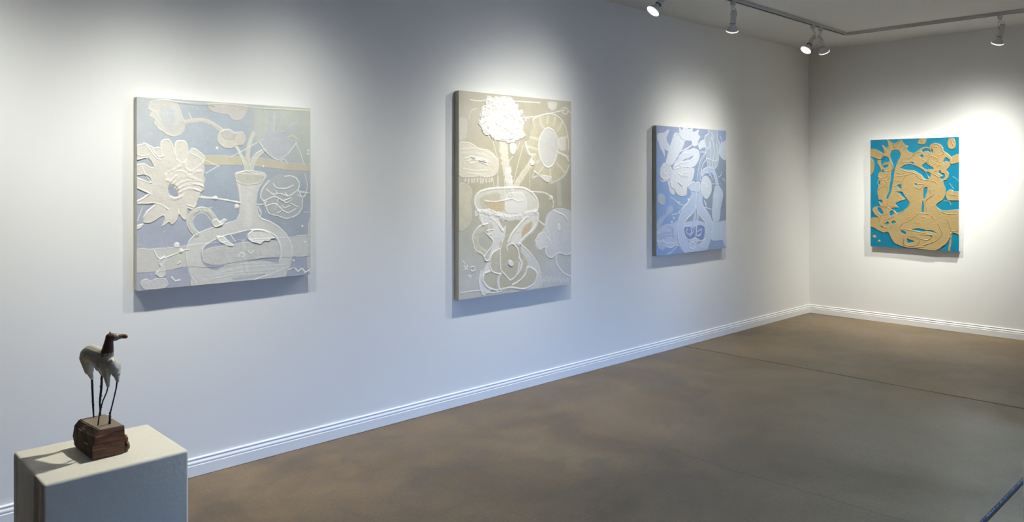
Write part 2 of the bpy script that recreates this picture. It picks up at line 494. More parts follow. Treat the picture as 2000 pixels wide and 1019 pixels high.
  ('f','lattice_flower_motif',[720,441,782,405,839,404,911,428,923,493,948,560,934,626,869,657,783,641,713,594,683,530,692,466],(187,191,193),1.2,0,5,1.0,1.0),
  ('s','lattice_flower_motif',[729,438,688,489,679,530,700,555,713,588,734,627,783,641,847,660,912,638,944,593,944,540,919,493,926,454,904,421,867,408,832,412],6.1,(240,238,233),3.5,1,3),
  ('s','lattice_flower_motif',[713,487,755,514,804,512,854,528,914,493],6.1,(240,238,233),3.5,1,3),
  ('s','lattice_flower_motif',[700,553,769,528,814,554,871,539],6.1,(240,238,233),3.5,1,3),
  ('s','lattice_flower_motif',[783,559,800,542,839,567,878,549],6.1,(240,238,233),3.5,1,3),
  ('s','lattice_flower_motif',[713,581,769,570,814,609,783,624],6.1,(240,238,233),3.5,1,3),
  ('s','lattice_flower_motif',[811,609,854,626,900,605],6.1,(240,238,233),3.5,1,3),
  ('s','lattice_flower_motif',[757,454,782,479,839,482,885,464],6.1,(240,238,233),3.5,1,3),
  ('s','lattice_flower_motif',[783,570,766,603],6.1,(240,238,233),3.5,1,3),
  ('s','lattice_flower_motif',[868,571,915,592],6.1,(240,238,233),3.5,1,3),
  ('s','lattice_flower_motif',[919,500,970,507,1012,517],6.1,(240,238,233),3.5,1,3),
  ('s','lattice_flower_motif',[909,520,948,536,970,514],6.1,(240,238,233),3.5,1,3),
  ('s','lattice_flower_motif',[656,570,700,571,716,556],6.1,(240,238,233),3.5,1,3),
  ('s','lattice_flower_motif',[662,580,683,619,675,644,707,664],6.1,(240,238,233),3.5,1,3),
  ('s','lattice_flower_motif',[769,492,783,512],6.1,(240,238,233),3.5,1,3),
  ('s','lattice_flower_motif',[832,506,846,525],6.1,(240,238,233),3.5,1,3),
  ('s','lattice_flower_motif',[811,583,832,597,861,584],6.1,(240,238,233),3.5,1,3),
  ('f','white_impasto',[108,859,128,834,154,848,139,887,145,932,116,943,91,918,116,894],(224,222,219),4,1.2,5,1.0,1.0),
  ('s','white_impasto',[86,799,103,833,123,846,139,828],5.3,(240,238,233),3,1.0,0.0),
  ('s','white_impasto',[142,840,195,824,230,810,262,804],5.3,(234,232,228),3,1.0,0.0),
  ('f','bottom_cloud_motif',[15,958,44,941,69,957,91,945,137,945,158,974,144,1000,48,999,24,982],(215,213,213),2.5,0.8,4,1.0,1.0),
  ('s','white_impasto',[328,525,399,530,475,543,555,560],10.6,(240,238,233),4,1,3),
  ('s','paint_splatter',[498,305,661,217],3.7,(240,238,233),2,1.0,0.0),
  ('s','paint_splatter',[360,393,433,352],3.7,(240,238,233),2,1.0,0.0),
  ('s','paint_splatter',[278,287,433,356],3.7,(240,238,233),2,1.0,0.0),
  ('s','paint_splatter',[266,65,280,99],3.7,(240,238,233),2,1.0,0.0),
  ('s','paint_splatter',[903,211,932,270,958,344],3.7,(240,238,233),2,1.0,0.0),
  ('s','paint_splatter',[962,394,979,467,967,510],3.7,(240,238,233),2,1.0,0.0),
  ('s','paint_splatter',[3,637,28,572],3.7,(240,238,233),2,1.0,0.0),
  ('s','paint_splatter',[332,515,365,528],3.7,(240,238,233),2,1.0,0.0),
  ('s','paint_splatter',[956,626,1004,627],3.7,(240,238,233),2,1.0,0.0),
  ('s','paint_splatter',[803,318,831,311,846,330],3.7,(240,238,233),2,1.0,0.0),
  ('s','paint_splatter',[501,738,527,776],3.7,(240,238,233),2,1.0,0.0),
  ('s','white_impasto',[860,962,892,954,909,971],7.9,(240,238,233),4,1,4),
  ('s','white_impasto',[914,980,943,962,967,987,995,973],7.9,(240,238,233),4,1,4),
  ('s','white_impasto',[961,993,985,977,1000,992],7.9,(240,238,233),4,1,4),
  ('s','white_impasto',[177,946,194,966,218,964],7.9,(240,238,233),4,1,4),
  ('s','white_impasto',[206,878,220,867],7.9,(240,238,233),4,1,4),
  ('d','paint_splatter',[203,776],13.2,(240,238,233),5),
  ('d','paint_splatter',[536,579],13.2,(240,238,233),5),
  ('d','paint_splatter',[411,530],11.9,(240,238,233),5),
  ('d','paint_splatter',[226,810],11.9,(240,238,233),5),
  ('d','paint_splatter',[422,255],6.3,(240,238,233),3),
  ('d','paint_splatter',[695,354],6.3,(240,238,233),3),
  ('d','paint_splatter',[889,910],6.3,(240,238,233),3),
  ('d','paint_splatter',[984,255],6.3,(240,238,233),3),
  ('d','paint_splatter',[984,275],6.3,(240,238,233),3),
  ('d','paint_splatter',[962,806],6.3,(240,238,233),3),
  ('d','paint_splatter',[945,708],6.3,(240,238,233),3),
  ('s','edge_ridge',[-5,-1,190,13,314,14,513,10,698,20,997,8],3.7,(222,220,208),2,1.0,0.0),
  ('s','edge_ridge',[194,18,314,22,412,22],5.3,(190,188,172),2,1.0,0.0),
  ('s','edge_ridge',[698,20,866,17,997,16],4.8,(226,224,200),3,1.0,0.0),
  ('s','edge_ridge',[997,16,993,268,991,427],2.6,(214,213,205),2,1.0,0.0),
  ('n','paint_splatter',[],150,3,(240,238,233),0.8,2.2,[0,0,1000,1000]),
 ],
 2: [
  ('g','',[103,84],220,(200,195,178),1.0),
  ('g','',[650,59],240,(196,191,176),1.0),
  ('g','',[445,367],300,(190,184,160),1.0),
  ('g','',[823,511],240,(186,184,168),1.0),
  ('g','',[867,207],180,(196,192,180),1.0),
  ('g','',[347,843],260,(192,189,172),1.0),
  ('g','',[85,718],180,(194,196,186),1.0),
  ('g','',[103,916],170,(214,214,212),1.0),
  ('g','',[867,961],200,(207,211,216),1.0),
  ('g','',[445,999],160,(212,212,210),1.0),
  ('g','',[41,119],90,(208,207,196),1.0),
  ('f','left_edge_patch',[-4,137,58,138,53,227,-4,234],(214,212,202),1.5,0.4,4,1.0,1.0),
  ('f','left_flower_motif',[-4,256,85,248,131,264,176,279,232,279,280,300,318,328,324,367,299,401,232,418,158,412,85,417,-4,403],(222,217,203),3,1,5,1.0,1.0),
  ('s','left_flower_motif',[53,412,48,434],16.7,(220,216,204),2,1.0,0.0),
  ('s','left_flower_motif',[76,409,74,441],16.7,(220,216,204),2,1.0,0.0),
  ('s','left_flower_motif',[100,412,102,439],16.7,(220,216,204),2,1.0,0.0),
  ('s','left_flower_motif',[123,409,118,437],16.7,(220,216,204),2,1.0,0.0),
  ('s','left_flower_motif',[147,412,145,435],16.7,(220,216,204),2,1.0,0.0),
  ('s','left_flower_motif',[171,409,173,443],16.7,(220,216,204),2,1.0,0.0),
  ('s','left_flower_motif',[195,412,189,441],16.7,(220,216,204),2,1.0,0.0),
  ('s','left_flower_motif',[219,409,217,439],16.7,(220,216,204),2,1.0,0.0),
  ('s','left_flower_motif',[244,412,246,437],16.7,(220,216,204),2,1.0,0.0),
  ('s','left_flower_motif',[268,409,263,435],16.7,(220,216,204),2,1.0,0.0),
  ('s','left_flower_motif',[23,282,121,275,214,284,299,322],12.5,(228,225,215),1.5,0.8,4),
  ('s','left_flower_motif',[23,302,103,294,214,307],12.5,(228,225,215),1.5,0.8,4),
  ('s','left_flower_motif',[32,374,140,385,251,379],12.5,(228,225,215),1.5,0.8,4),
  ('s','left_flower_motif',[67,396,176,401],12.5,(228,225,215),1.5,0.8,4),
  ('s','left_flower_motif',[53,325,100,314,158,322,223,332],10.8,(238,236,230),4,1,5),
  ('s','left_flower_motif',[67,338,121,324,186,337,246,340],10.8,(238,236,230),4,1,5),
  ('s','left_flower_motif',[85,347,158,340,232,354],10.8,(238,236,230),4,1,5),
  ('s','left_flower_motif',[103,319,140,333,204,329],10.8,(238,236,230),4,1,5),
  ('s','left_flower_motif',[100,320,125,324],8.3,(150,148,138),-2,1.0,0.0),
  ('s','left_flower_motif',[158,337,214,343],8.3,(160,158,146),-2,1.0,0.0),
  ('f','left_blob_motif',[-4,455,67,450,100,472,103,500,89,532,103,576,94,631,58,662,-4,662],(211,208,190),2.2,0.6,2,1.0,1.0),
  ('f','right_stem_band',[852,426,890,426,903,561,867,566],(203,203,192),1,0,2,3,0.8),  # faint pale band in the picture, below the daisy
  ('s','paint_drips',[540,250,489,355,455,436],5.4,(228,225,214),2.5,1.0,0.0),
  ('s','paint_drips',[598,355,600,484],5.4,(228,225,214),2.5,1.0,0.0),
  ('s','paint_drips',[320,413,326,509],5.4,(228,225,214),2.5,1.0,0.0),
  ('s','paint_drips',[276,239,304,300,320,328,308,469],5.4,(228,225,214),2.5,1.0,0.0),
  ('s','paint_drips',[506,239,481,274],5.4,(228,225,214),2.5,1.0,0.0),
  ('s','paint_drips',[376,413,370,504],5.4,(228,225,214),2.5,1.0,0.0),
  ('s','paint_drips',[76,134,94,95,140,82],5.4,(228,225,214),2.5,1.0,0.0),
  ('s','paint_drips',[270,407,285,469],5.4,(228,225,214),2.5,1.0,0.0),
  ('s','paint_drips',[445,309,386,356],5.4,(228,225,214),2.5,1.0,0.0),
  ('s','stem',[359,225,372,310,400,390,425,493],70.8,(226,219,206),2.5,1,10),
  ('s','stem',[402,390,413,447,429,505],62.5,(238,236,232),4,1,16),
  ('s','stem',[621,337,550,390,481,453,441,499],50.0,(224,216,200),3,1,4),
  ('f','white_impasto',[421,247,455,240,481,257,461,292,441,298,421,281],(240,238,233),4,0.8,3,1.0,1.0),
  ('f','white_impasto',[604,319,629,307,650,325,640,348,615,355,598,341],(240,238,233),5,1,3,1.0,1.0),
  ('f','white_flower_motif',[232,13,280,23,337,12,425,12,469,38,481,64,522,80,516,109,546,128,536,175,561,200,495,222,425,243,366,237,299,230,242,211,195,196,176,169,151,148,176,125,176,91,204,79,210,46],(226,224,219),6,1.5,18,1.0,1.0),
  ('s','white_flower_motif',[195,113,251,66,347,44,445,57],20.8,(240,239,236),5,1,5),
  ('s','white_flower_motif',[204,146,232,100,308,69,406,76],20.8,(240,239,236),5,1,5),
  ('s','white_flower_motif',[232,167,251,122,318,97,386,105,415,138],20.8,(240,239,236),5,1,5),
  ('s','white_flower_motif',[280,154,293,126,337,113,370,128],20.8,(240,239,236),5,1,5),
  ('s','white_flower_motif',[251,194,328,204,425,189,485,159],20.8,(240,239,236),5,1,5),
  ('s','white_flower_motif',[204,174,261,205,347,220,445,215],20.8,(240,239,236),5,1,5),
  ('s','white_flower_motif',[415,92,465,113,475,159],20.8,(240,239,236),5,1,5),
  ('s','white_flower_motif',[376,162,425,178,485,141],20.8,(240,239,236),5,1,5),
  ('s','white_flower_motif',[445,39,485,90,516,135],20.8,(240,239,236),5,1,5),
  ('s','white_flower_motif',[242,33,308,41,406,27],20.8,(240,239,236),5,1,5),
  ('s','white_flower_motif',[312,164,337,177,376,162],20.8,(240,239,236),5,1,5),
  ('s','white_flower_motif',[299,140,318,153,347,150],20.8,(240,239,236),5,1,5),
  ('s','white_flower_motif',[451,137,516,117],33.3,(240,239,236),5,1,4),
  ('s','white_flower_motif',[435,160,512,153],33.3,(240,239,236),5,1,4),
  ('s','white_flower_motif',[406,179,483,187],33.3,(240,239,236),5,1,4),
  ('s','white_flower_motif',[370,190,421,211],33.3,(240,239,236),5,1,4),
  ('s','white_flower_motif',[329,191,362,224],33.3,(240,239,236),5,1,4),
  ('s','white_flower_motif',[293,184,297,223],33.3,(240,239,236),5,1,4),
  ('s','white_flower_motif',[264,168,247,209],33.3,(240,239,236),5,1,4),
  ('s','white_flower_motif',[247,148,201,183],33.3,(240,239,236),5,1,4),
  ('s','white_flower_motif',[242,123,171,149],33.3,(240,239,236),5,1,4),
  ('s','white_flower_motif',[251,99,182,111],33.3,(240,239,236),5,1,4),
  ('s','white_flower_motif',[274,78,199,74],33.3,(240,239,236),5,1,4),
  ('s','white_flower_motif',[306,63,249,41],33.3,(240,239,236),5,1,4),
  ('s','white_flower_motif',[345,56,301,21],33.3,(240,239,236),5,1,4),
  ('s','white_flower_motif',[382,57,364,26],33.3,(240,239,236),5,1,4),
  ('s','white_flower_motif',[417,69,421,33],33.3,(240,239,236),5,1,4),
  ('s','white_flower_motif',[443,88,479,51],33.3,(240,239,236),5,1,4),
  ('s','white_flower_motif',[455,111,522,80],33.3,(240,239,236),5,1,4),
  ('f','daisy_motif',[608,214,598,184,640,142,629,113,693,93,768,78,845,80,901,103,946,144,969,205,976,266,969,303,981,352,935,402,867,426,801,444,736,428,671,402,640,384,650,342,598,296,563,261,557,238],(207,201,178),2.4,1,6,1.0,1.0),
  ('s','daisy_motif',[693,93,703,134,736,157],20.8,(226,222,205),1.6,0.8,6),
  ('s','daisy_motif',[768,80,762,126],20.8,(226,222,205),1.6,0.8,6),
  ('s','daisy_motif',[845,83,823,136],20.8,(226,222,205),1.6,0.8,6),
  ('s','daisy_motif',[912,114,863,165],20.8,(226,222,205),1.6,0.8,6),
  ('s','daisy_motif',[604,208,682,218],20.8,(226,222,205),1.6,0.8,6),
  ('s','daisy_motif',[563,256,682,271],20.8,(226,222,205),1.6,0.8,6),
  ('s','daisy_motif',[958,193,867,219],20.8,(226,222,205),1.6,0.8,6),
  ('s','daisy_motif',[969,303,867,280],20.8,(226,222,205),1.6,0.8,6),
  ('s','daisy_motif',[935,390,856,341],20.8,(226,222,205),1.6,0.8,6),
  ('s','daisy_motif',[801,438,783,366],20.8,(226,222,205),1.6,0.8,6),
  ('s','daisy_motif',[671,399,736,354],20.8,(226,222,205),1.6,0.8,6),
  ('s','daisy_motif',[650,342,703,324],20.8,(226,222,205),1.6,0.8,6),
  ('s','daisy_motif',[640,148,629,113,693,93,768,78,845,82,901,104,946,144,971,205,976,266],8.3,(236,234,226),3,1.0,0.0),
  ('s','daisy_motif',[640,384,676,404,736,430,801,446,872,429,939,402,981,352],12.5,(240,239,234),3.5,1,6),
  ('s','daisy_motif',[561,236,567,264,600,296,646,298],16.7,(238,236,228),3,1.0,0.0),
  ('s','daisy_motif',[861,283,935,298,974,322],14.6,(238,236,230),3.5,1.0,0.0),
  ('f','daisy_motif',[867,207,935,199,946,267,878,268],(228,226,218),2.5,0.5,6,1.0,1.0),
  ('f','daisy_motif',[703,402,801,414,768,444,714,425],(236,234,228),3,0.6,6,1.0,1.0),
  ('f','daisy_disc',[772,152,823,166,856,201,865,256,849,311,814,351,772,363,731,351,693,312,680,259,693,206,727,169],(222,222,219),1,0,0,1.0,1.0),
  ('s','daisy_disc',[772,152,823,166,856,201,865,256,849,311,814,351,772,363,731,351,693,312,680,259,693,206,727,169,772,152],12.5,(242,241,237),4,1.0,0.0),
  ('f','vase_motif',[158,587,131,555,127,522,158,489,232,474,328,469,445,468,546,471,619,496,667,532,676,573,650,600,445,620,347,614],(222,220,212),1.8,0,2,1.0,1.0),
  ('f','vase_motif',[186,567,167,523,214,501,328,492,328,531,251,535,232,568],(204,200,184),1,0,6,5,0.9),
  ('f','vase_motif',[214,529,376,532,370,581,251,585,229,557],(208,190,155),1,0,6,5,0.95),
  ('f','vase_motif',[386,504,526,494,567,542,546,594,386,595],(240,239,236),3,0.4,8,4,1.0),
  ('s','vase_motif',[158,585,131,555,125,522,158,489,232,474,328,469,445,468,546,471,619,496,667,532,678,574,650,600],15.0,(240,238,233),4.5,1.0,0.0),
  ('s','vase_motif',[204,529,270,536,328,535,386,529,445,525,485,538,530,534],10.0,(240,238,233),4,1,8),
  ('f','vase_body_motif',[176,603,280,620,312,649,357,679,374,663,382,686,370,720,341,775,337,899,251,983,176,987,173,899,199,867,232,825,274,740,251,703,223,680,186,639],(229,228,226),2.5,0.3,3,1.0,1.0),
  ('f','vase_body_motif',[536,628,676,617,661,662,619,702,536,733,506,761,425,747,415,722,465,678,506,654],(229,227,222),2.5,0.3,3,1.0,1.0),
  ('f','vase_body_motif',[536,675,619,643,608,683,536,721,526,727],(206,186,150),1,0,5,4,0.9),
  ('f','vase_body_motif',[516,761,577,793,650,851,693,907,714,986,608,1001,506,986,526,855],(224,224,223),2,0,8,6,0.8),
  ('f','loop_motif',[261,799,328,780,337,735,386,755,445,752,495,783,536,809,577,846,571,881,629,894,667,923,650,969,546,990,425,969,328,972,242,954,195,922,199,892,251,880],(196,191,170),1,0,4,4,0.9),
  ('s','vase_body_motif',[149,588,251,591,347,612,445,621,546,611,655,598],45.8,(243,242,239),6,1,8),
  ('s','vase_body_motif',[158,594,176,628,191,647],16.7,(240,238,233),4,1.0,0.0),
  ('s','vase_body_motif',[251,608,312,636,337,662,359,683],25.0,(240,238,233),5,1.0,0.0),
  ('s','vase_body_motif',[571,621,495,662,439,702,406,746],16.7,(240,238,233),5,1.0,0.0),
  ('s','vase_body_motif',[676,609,661,662,619,698,546,730,502,763],22.9,(240,238,233),5,1.0,0.0),
  ('s','vase_body_motif',[506,755,567,787,640,838,682,882,697,925],10.0,(240,238,233),4,1.0,0.0),
  ('s','vase_body_motif',[382,663,370,720,339,775,335,877],8.3,(240,238,233),3,1.0,0.0),
  ('s','loop_motif',[398,784,396,764,441,753,489,781,506,842,485,910,425,936,372,902,339,877,335,797],12.5,(240,238,233),5,1.0,0.0),
  ('s','loop_motif',[331,774,274,792,247,837,266,881,337,902],10.8,(240,238,233),4.5,1.0,0.0),
  ('s','loop_motif',[337,899,318,932,328,972],20.8,(240,238,233),5,1.0,0.0),
  ('s','loop_motif',[251,880,201,890,191,922,232,959,308,978,425,974,546,992,640,970,667,923,629,892,577,881,557,915,506,946,445,962],14.2,(240,238,233),5,1.0,0.0),
  ('s','loop_motif',[502,830,526,860,506,900,481,915],18.8,(240,238,233),5,1.0,0.0),
  ('s','loop_motif',[280,839,347,855,445,849,567,840],4.2,(215,212,198),1,1.0,0.0),
  ('s','loop_motif',[280,716,347,719,445,700,546,693],4.2,(215,212,198),1,1.0,0.0),
  ('s','handle_motif',[251,658,158,677,131,714,143,759,199,784,229,814],54.2,(210,206,190),3,1,4),
  ('s','handle_motif',[232,644,162,655,109,697,114,741,140,775,186,791,217,826],10.0,(240,238,233),4,1.0,0.0),
  ('s','handle_motif',[274,676,236,675,217,688,251,712,276,732,266,760,232,783,199,810,214,826,242,826,251,804],10.8,(240,238,233),4.5,1.0,0.0),
  ('s','handle_motif',[247,681,229,685,242,700,261,695],12.5,(240,238,233),4,1.0,0.0),
  ('f','white_impasto',[406,841,417,834,437,840,451,856,445,867,421,865,406,854],(240,238,233),7,1,1,1.0,1.0),
  ('s','white_impasto',[176,875,162,920,173,965,201,997],12.5,(240,238,233),4,1.0,0.0),
  ('f','pale_flower_motif',[650,744,693,711,736,676,757,617,823,589,912,583,1027,625,1027,818,958,839,867,827,801,848,746,823,742,790,693,796,661,774],(217,219,222),2.4,0.8,4,1.0,1.0),
  ('f','pale_flower_motif',[655,744,682,712,736,706,762,737,736,782,693,794,663,774],(224,225,226),2.5,0.8,2,1.0,1.0),
  ('s','pale_flower_motif',[650,744,663,784,710,798,757,767,783,726,753,677,768,630],9.2,(240,238,233),3.5,1.0,0.0),
  ('s','pale_flower_motif',[762,737,796,757,779,780,746,791,751,823,801,846,878,824,958,840,1004,829],9.2,(240,238,233),3.5,1.0,0.0),
  ('s','pale_flower_motif',[823,593,878,609,924,622,958,648],12.5,(240,238,233),4,1,5),
  ('f','pale_flower_motif',[863,669,885,667,894,695,872,706,858,691],(238,238,238),4,0.5,1,1.0,1.0),
  ('s','stem',[867,827,845,856,867,894,924,935,1004,961],12.5,(240,238,233),4,1.0,0.0),
  ('s','paint_drips',[604,490,736,497,790,516,823,547,818,578],10.0,(240,238,233),4,1.0,0.0),
  ('d','white_impasto',[801,525],18.8,(240,238,233),5),
  ('s','paint_drips',[671,639,714,658,736,667],10.8,(240,238,233),4,1.0,0.0),
  ('s','paint_splatter',[526,111,608,102,736,85,912,53],7.5,(236,234,228),3,1,4),
  ('s','paint_splatter',[901,45,935,36,969,47,958,67,924,71,908,57,935,49],7.5,(236,234,228),3,1,4),
  ('s','paint_splatter',[969,57,999,62],7.5,(236,234,228),3,1,4),
  ('s','paint_splatter',[546,99,563,124,575,103],7.5,(236,234,228),3,1,4),
  ('s','paint_splatter',[536,111,588,112],7.5,(236,234,228),3,1,4),
  ('s','paint_splatter',[625,419,671,408],7.5,(236,234,228),3,1,4),
  ('s','paint_splatter',[650,390,619,413],7.5,(236,234,228),3,1,4),
  ('s','paint_splatter',[85,41,158,43,232,33],7.5,(236,234,228),3,1,4),
  ('s','paint_splatter',[445,28,693,24],7.5,(236,234,228),3,1,4),
  ('f','pale_spot',[770,15,854,13,854,38,827,56,796,55,772,39],(222,222,216),2,0.6,2,1.0,1.0),
  ('s','white_impasto',[41,840,58,852,67,842,64,858,46,855],10.0,(240,238,233),4,1.0,0.0),
  ('s','white_impasto',[94,851,118,849,131,863,107,872,94,862],10.0,(240,238,233),4,1.0,0.0),
  ('s','white_impasto',[76,892,94,891,89,901],10.0,(240,238,233),4,1.0,0.0),
  ('s','white_impasto',[32,818,41,829],10.0,(240,238,233),4,1.0,0.0),
  ('s','edge_ridge',[714,968,727,951],6.7,(232,233,234),2,1.0,0.0),
  ('s','edge_ridge',[733,967,746,946],6.7,(232,233,234),2,1.0,0.0),
  ('s','edge_ridge',[753,966,766,942],6.7,(232,233,234),2,1.0,0.0),
  ('s','edge_ridge',[772,972,786,950],6.7,(232,233,234),2,1.0,0.0),
  ('s','edge_ridge',[792,971,805,946],6.7,(232,233,234),2,1.0,0.0),
  ('s','edge_ridge',[812,970,825,954],6.7,(232,233,234),2,1.0,0.0),
  ('s','edge_ridge',[832,977,845,950],6.7,(232,233,234),2,1.0,0.0),
  ('s','edge_ridge',[852,976,865,958],6.7,(232,233,234),2,1.0,0.0),
  ('s','edge_ridge',[872,975,885,954],6.7,(232,233,234),2,1.0,0.0),
  ('s','edge_ridge',[892,981,905,963],6.7,(232,233,234),2,1.0,0.0),
  ('s','edge_ridge',[912,980,926,958],6.7,(232,233,234),2,1.0,0.0),
  ('s','edge_ridge',[933,979,946,967],6.7,(232,233,234),2,1.0,0.0),
  ('s','edge_ridge',[953,986,967,962],6.7,(232,233,234),2,1.0,0.0),
  ('s','edge_ridge',[974,985,988,958],6.7,(232,233,234),2,1.0,0.0),
  ('s','edge_ridge',[14,968,158,969,251,988,347,988],10.0,(226,225,218),3,1,6),
  ('n','paint_splatter',[],70,5,(240,238,233),0.9,2.2,[0,0,1000,1000]),
 ],
 3: [
  ('g','',[61,463],230,(128,162,214),1.0),
  ('g','',[65,930],240,(138,165,214),1.0),
  ('g','',[59,265],160,(140,160,200),1.0),
  ('g','',[137,52],160,(160,168,196),1.0),
  ('g','',[514,62],200,(158,164,190),1.0),
  ('g','',[829,278],240,(136,150,172),1.0),
  ('g','',[855,606],240,(134,150,170),1.0),
  ('g','',[944,47],140,(152,168,205),1.0),
  ('g','',[858,959],200,(142,164,204),1.0),
  ('g','',[369,609],200,(146,172,212),1.0),
  ('f','lily_motif',[13,63,91,55,128,37,166,24,157,52,129,92,148,130,177,156,158,195,120,185,106,175,107,240,74,197,46,171,27,128,10,112],(206,211,224),2.4,0.6,4,1.0,1.0),
  ('f','crown_flower_motif',[300,2,339,23,359,2,398,-2,438,13,488,-1,499,34,580,9,570,48,603,64,571,100,561,135,500,149,479,120,469,104,389,106,370,129,360,101,310,74,300,41],(228,231,239),4,1.2,4,1.0,1.0),
  ('s','crown_flower_motif',[320,18,350,67],8.5,(236,239,246),2.5,1.0,0.0),
  ('s','crown_flower_motif',[398,4,409,71],8.5,(236,239,246),2.5,1.0,0.0),
  ('s','crown_flower_motif',[483,3,449,75],8.5,(236,239,246),2.5,1.0,0.0),
  ('s','crown_flower_motif',[570,17,499,85],8.5,(236,239,246),2.5,1.0,0.0),
  ('s','crown_flower_motif',[596,66,520,113],8.5,(236,239,246),2.5,1.0,0.0),
  ('s','crown_flower_motif',[360,84,439,104],8.5,(236,239,246),2.5,1.0,0.0),
  ('f','long_petal_motif',[117,284,158,201,195,117,224,72,262,48,310,58,360,84,372,117,341,169,283,226,235,282,188,305],(220,224,234),4,1.4,2,1.0,1.0),
  ('s','long_petal_motif',[140,284,215,183,272,93,311,80,350,96],8.5,(236,239,246),3,1.0,0.0),
  ('s','long_petal_motif',[178,294,263,199,321,130,301,108,272,132,215,211],8.5,(236,239,246),3,1.0,0.0),
  ('s','long_petal_motif',[121,279,186,140,233,63,267,51,305,61],8.5,(236,239,246),3,1.0,0.0),
  ('s','long_petal_motif',[226,283,321,186,370,129],8.5,(236,239,246),3,1.0,0.0),
  ('f','upper_petal_motif',[216,338,235,288,312,231,361,191,440,178,500,165,571,175,594,214,572,266,522,307,441,320,332,315],(221,225,235),4,1.4,3,1.0,1.0),
  ('s','upper_petal_motif',[283,237,361,208,460,206,520,164],9.7,(236,239,246),3,1.0,0.0),
  ('s','upper_petal_motif',[321,192,400,173,490,134],9.7,(236,239,246),3,1.0,0.0),
  ('s','upper_petal_motif',[312,281,421,274,521,244],9.7,(236,239,246),3,1.0,0.0),
  ('s','upper_petal_motif',[245,305,332,281,322,315],9.7,(236,239,246),3,1.0,0.0),
  ('s','upper_petal_motif',[216,327,283,299,322,309],9.7,(236,239,246),3,1.0,0.0),
  ('s','upper_petal_motif',[360,185,440,155,480,137],9.7,(236,239,246),3,1.0,0.0),
  ('f','petal_slot',[351,265,410,246,416,257,361,268],(150,160,182),-2,0,0,1.0,1.0),
  ('f','petal_slot',[430,247,492,223,481,242,436,258],(150,160,182),-2,0,0,1.0,1.0),
  ('f','small_petal_motif',[142,432,189,427,227,482,247,519,209,536,171,507,156,465],(206,212,226),3,1,2,1.0,1.0),
  ('f','lower_petal_motif',[212,341,332,315,441,316,514,330,504,387,462,450,413,478,403,537,334,550,266,530,237,491,189,476,174,405],(221,224,233),4,1.4,2,1.0,1.0),
  ('s','lower_petal_motif',[284,360,333,388,392,401,432,382,431,362,372,362,333,382],9.1,(236,239,246),3,1.0,0.0),
  ('s','lower_petal_motif',[256,429,304,443,353,483],12.1,(236,239,246),3,1.0,0.0),
  ('s','petal_slot',[285,443,339,472],9.7,(150,160,182),-2,1.0,0.0),
  ('s','petal_slot',[353,390,412,393],8.5,(160,170,190),-1,1.0,0.0),
  ('f','flower_centre',[43,334,75,296,121,284,178,305,209,338,209,382,170,417,113,428,57,406,37,367],(204,210,220),4,1,6,1.0,1.0),
  ('s','flower_centre',[75,312,121,295,169,316,188,349,179,388,132,410,76,399,57,372,71,339],9.1,(232,235,240),3,1,8),
  ('s','flower_centre',[94,339,131,333,141,361,104,372,99,355],9.1,(232,235,240),3,1,8),
  ('s','flower_centre',[48,410,67,426,113,429],9.1,(232,235,240),3,1,8),
  ('f','link_motif',[566,132,612,99,674,90,691,148,633,156,592,174],(208,213,224),3,1,4,1.0,1.0),
  ('f','right_cloud_motif',[883,167,910,113,954,94,1021,92,1022,236,955,250,900,214],(197,204,217),2,0.6,4,1.0,1.0),
  ('f','glass_flower_motif',[721,-4,855,-9,866,73,899,113,883,179,879,250,857,297,814,326,729,327,706,299,697,253,675,207,685,149,664,91,674,56,716,37],(170,180,195),2.4,0,3,1.0,1.0),
  ('s','glass_flower_motif',[721,5,716,37,674,59,664,91,685,149,675,207,695,244,708,299,729,328,814,327,859,297,879,250,885,179,899,116,866,73,855,2],8.5,(222,228,236),3,1.0,0.0),
  ('s','glass_flower_motif',[695,244,739,246,792,258,841,261,876,244],8.5,(222,228,236),3,1.0,0.0),
  ('s','glass_flower_motif',[738,95,760,170,752,240],8.5,(222,228,236),3,1.0,0.0),
  ('s','glass_flower_motif',[791,99,813,169,792,251],8.5,(222,228,236),3,1.0,0.0),
  ('s','glass_flower_motif',[845,115,862,173,841,256],8.5,(222,228,236),3,1.0,0.0),
  ('s','glass_flower_motif',[769,29,796,58,780,87,764,59],8.5,(222,228,236),3,1.0,0.0),
  ('s','glass_flower_motif',[739,264,745,316],8.5,(222,228,236),3,1.0,0.0),
  ('s','glass_flower_motif',[782,269,784,322],8.5,(222,228,236),3,1.0,0.0),
  ('s','glass_flower_motif',[825,268,820,316],8.5,(222,228,236),3,1.0,0.0),
  ('s','glass_flower_motif',[685,149,728,159,738,118],8.5,(222,228,236),3,1.0,0.0),
  ('s','stem',[686,207,626,260,591,329,584,427],30.3,(158,172,196),1.5,1.0,0.0),
  ('s','stem',[683,196,608,254,575,324,551,424],7.9,(236,239,246),3,1.0,0.0),
  ('s','stem',[699,244,637,295,614,358,602,427],7.9,(236,239,246),3,1.0,0.0),
  ('s','stem',[623,372,677,339,750,334,815,368,861,457],48.5,(186,198,228),2.5,1.0,0.0),
  ('s','stem',[609,361,666,326,740,313,814,336,875,445],7.9,(226,232,242),3,1.0,0.0),
  ('s','stem',[620,387,687,359,751,369,783,415],7.9,(226,232,242),3,1.0,0.0),
  ('f','disc_motif',[625,410,677,386,740,410,773,462,773,509,763,524,710,571,668,567,626,534,603,500],(207,217,230),3,1.2,2,1.0,1.0),
  ('s','disc_motif',[615,444,678,453,699,485,667,468],12.1,(236,239,246),3,1.0,0.0),
  ('s','disc_motif',[610,511,631,537,668,568,710,572,760,527],9.1,(236,239,246),3,1.0,0.0),
  ('s','paint_splatter',[762,453,913,454],7.3,(210,218,232),2,1.0,0.0),
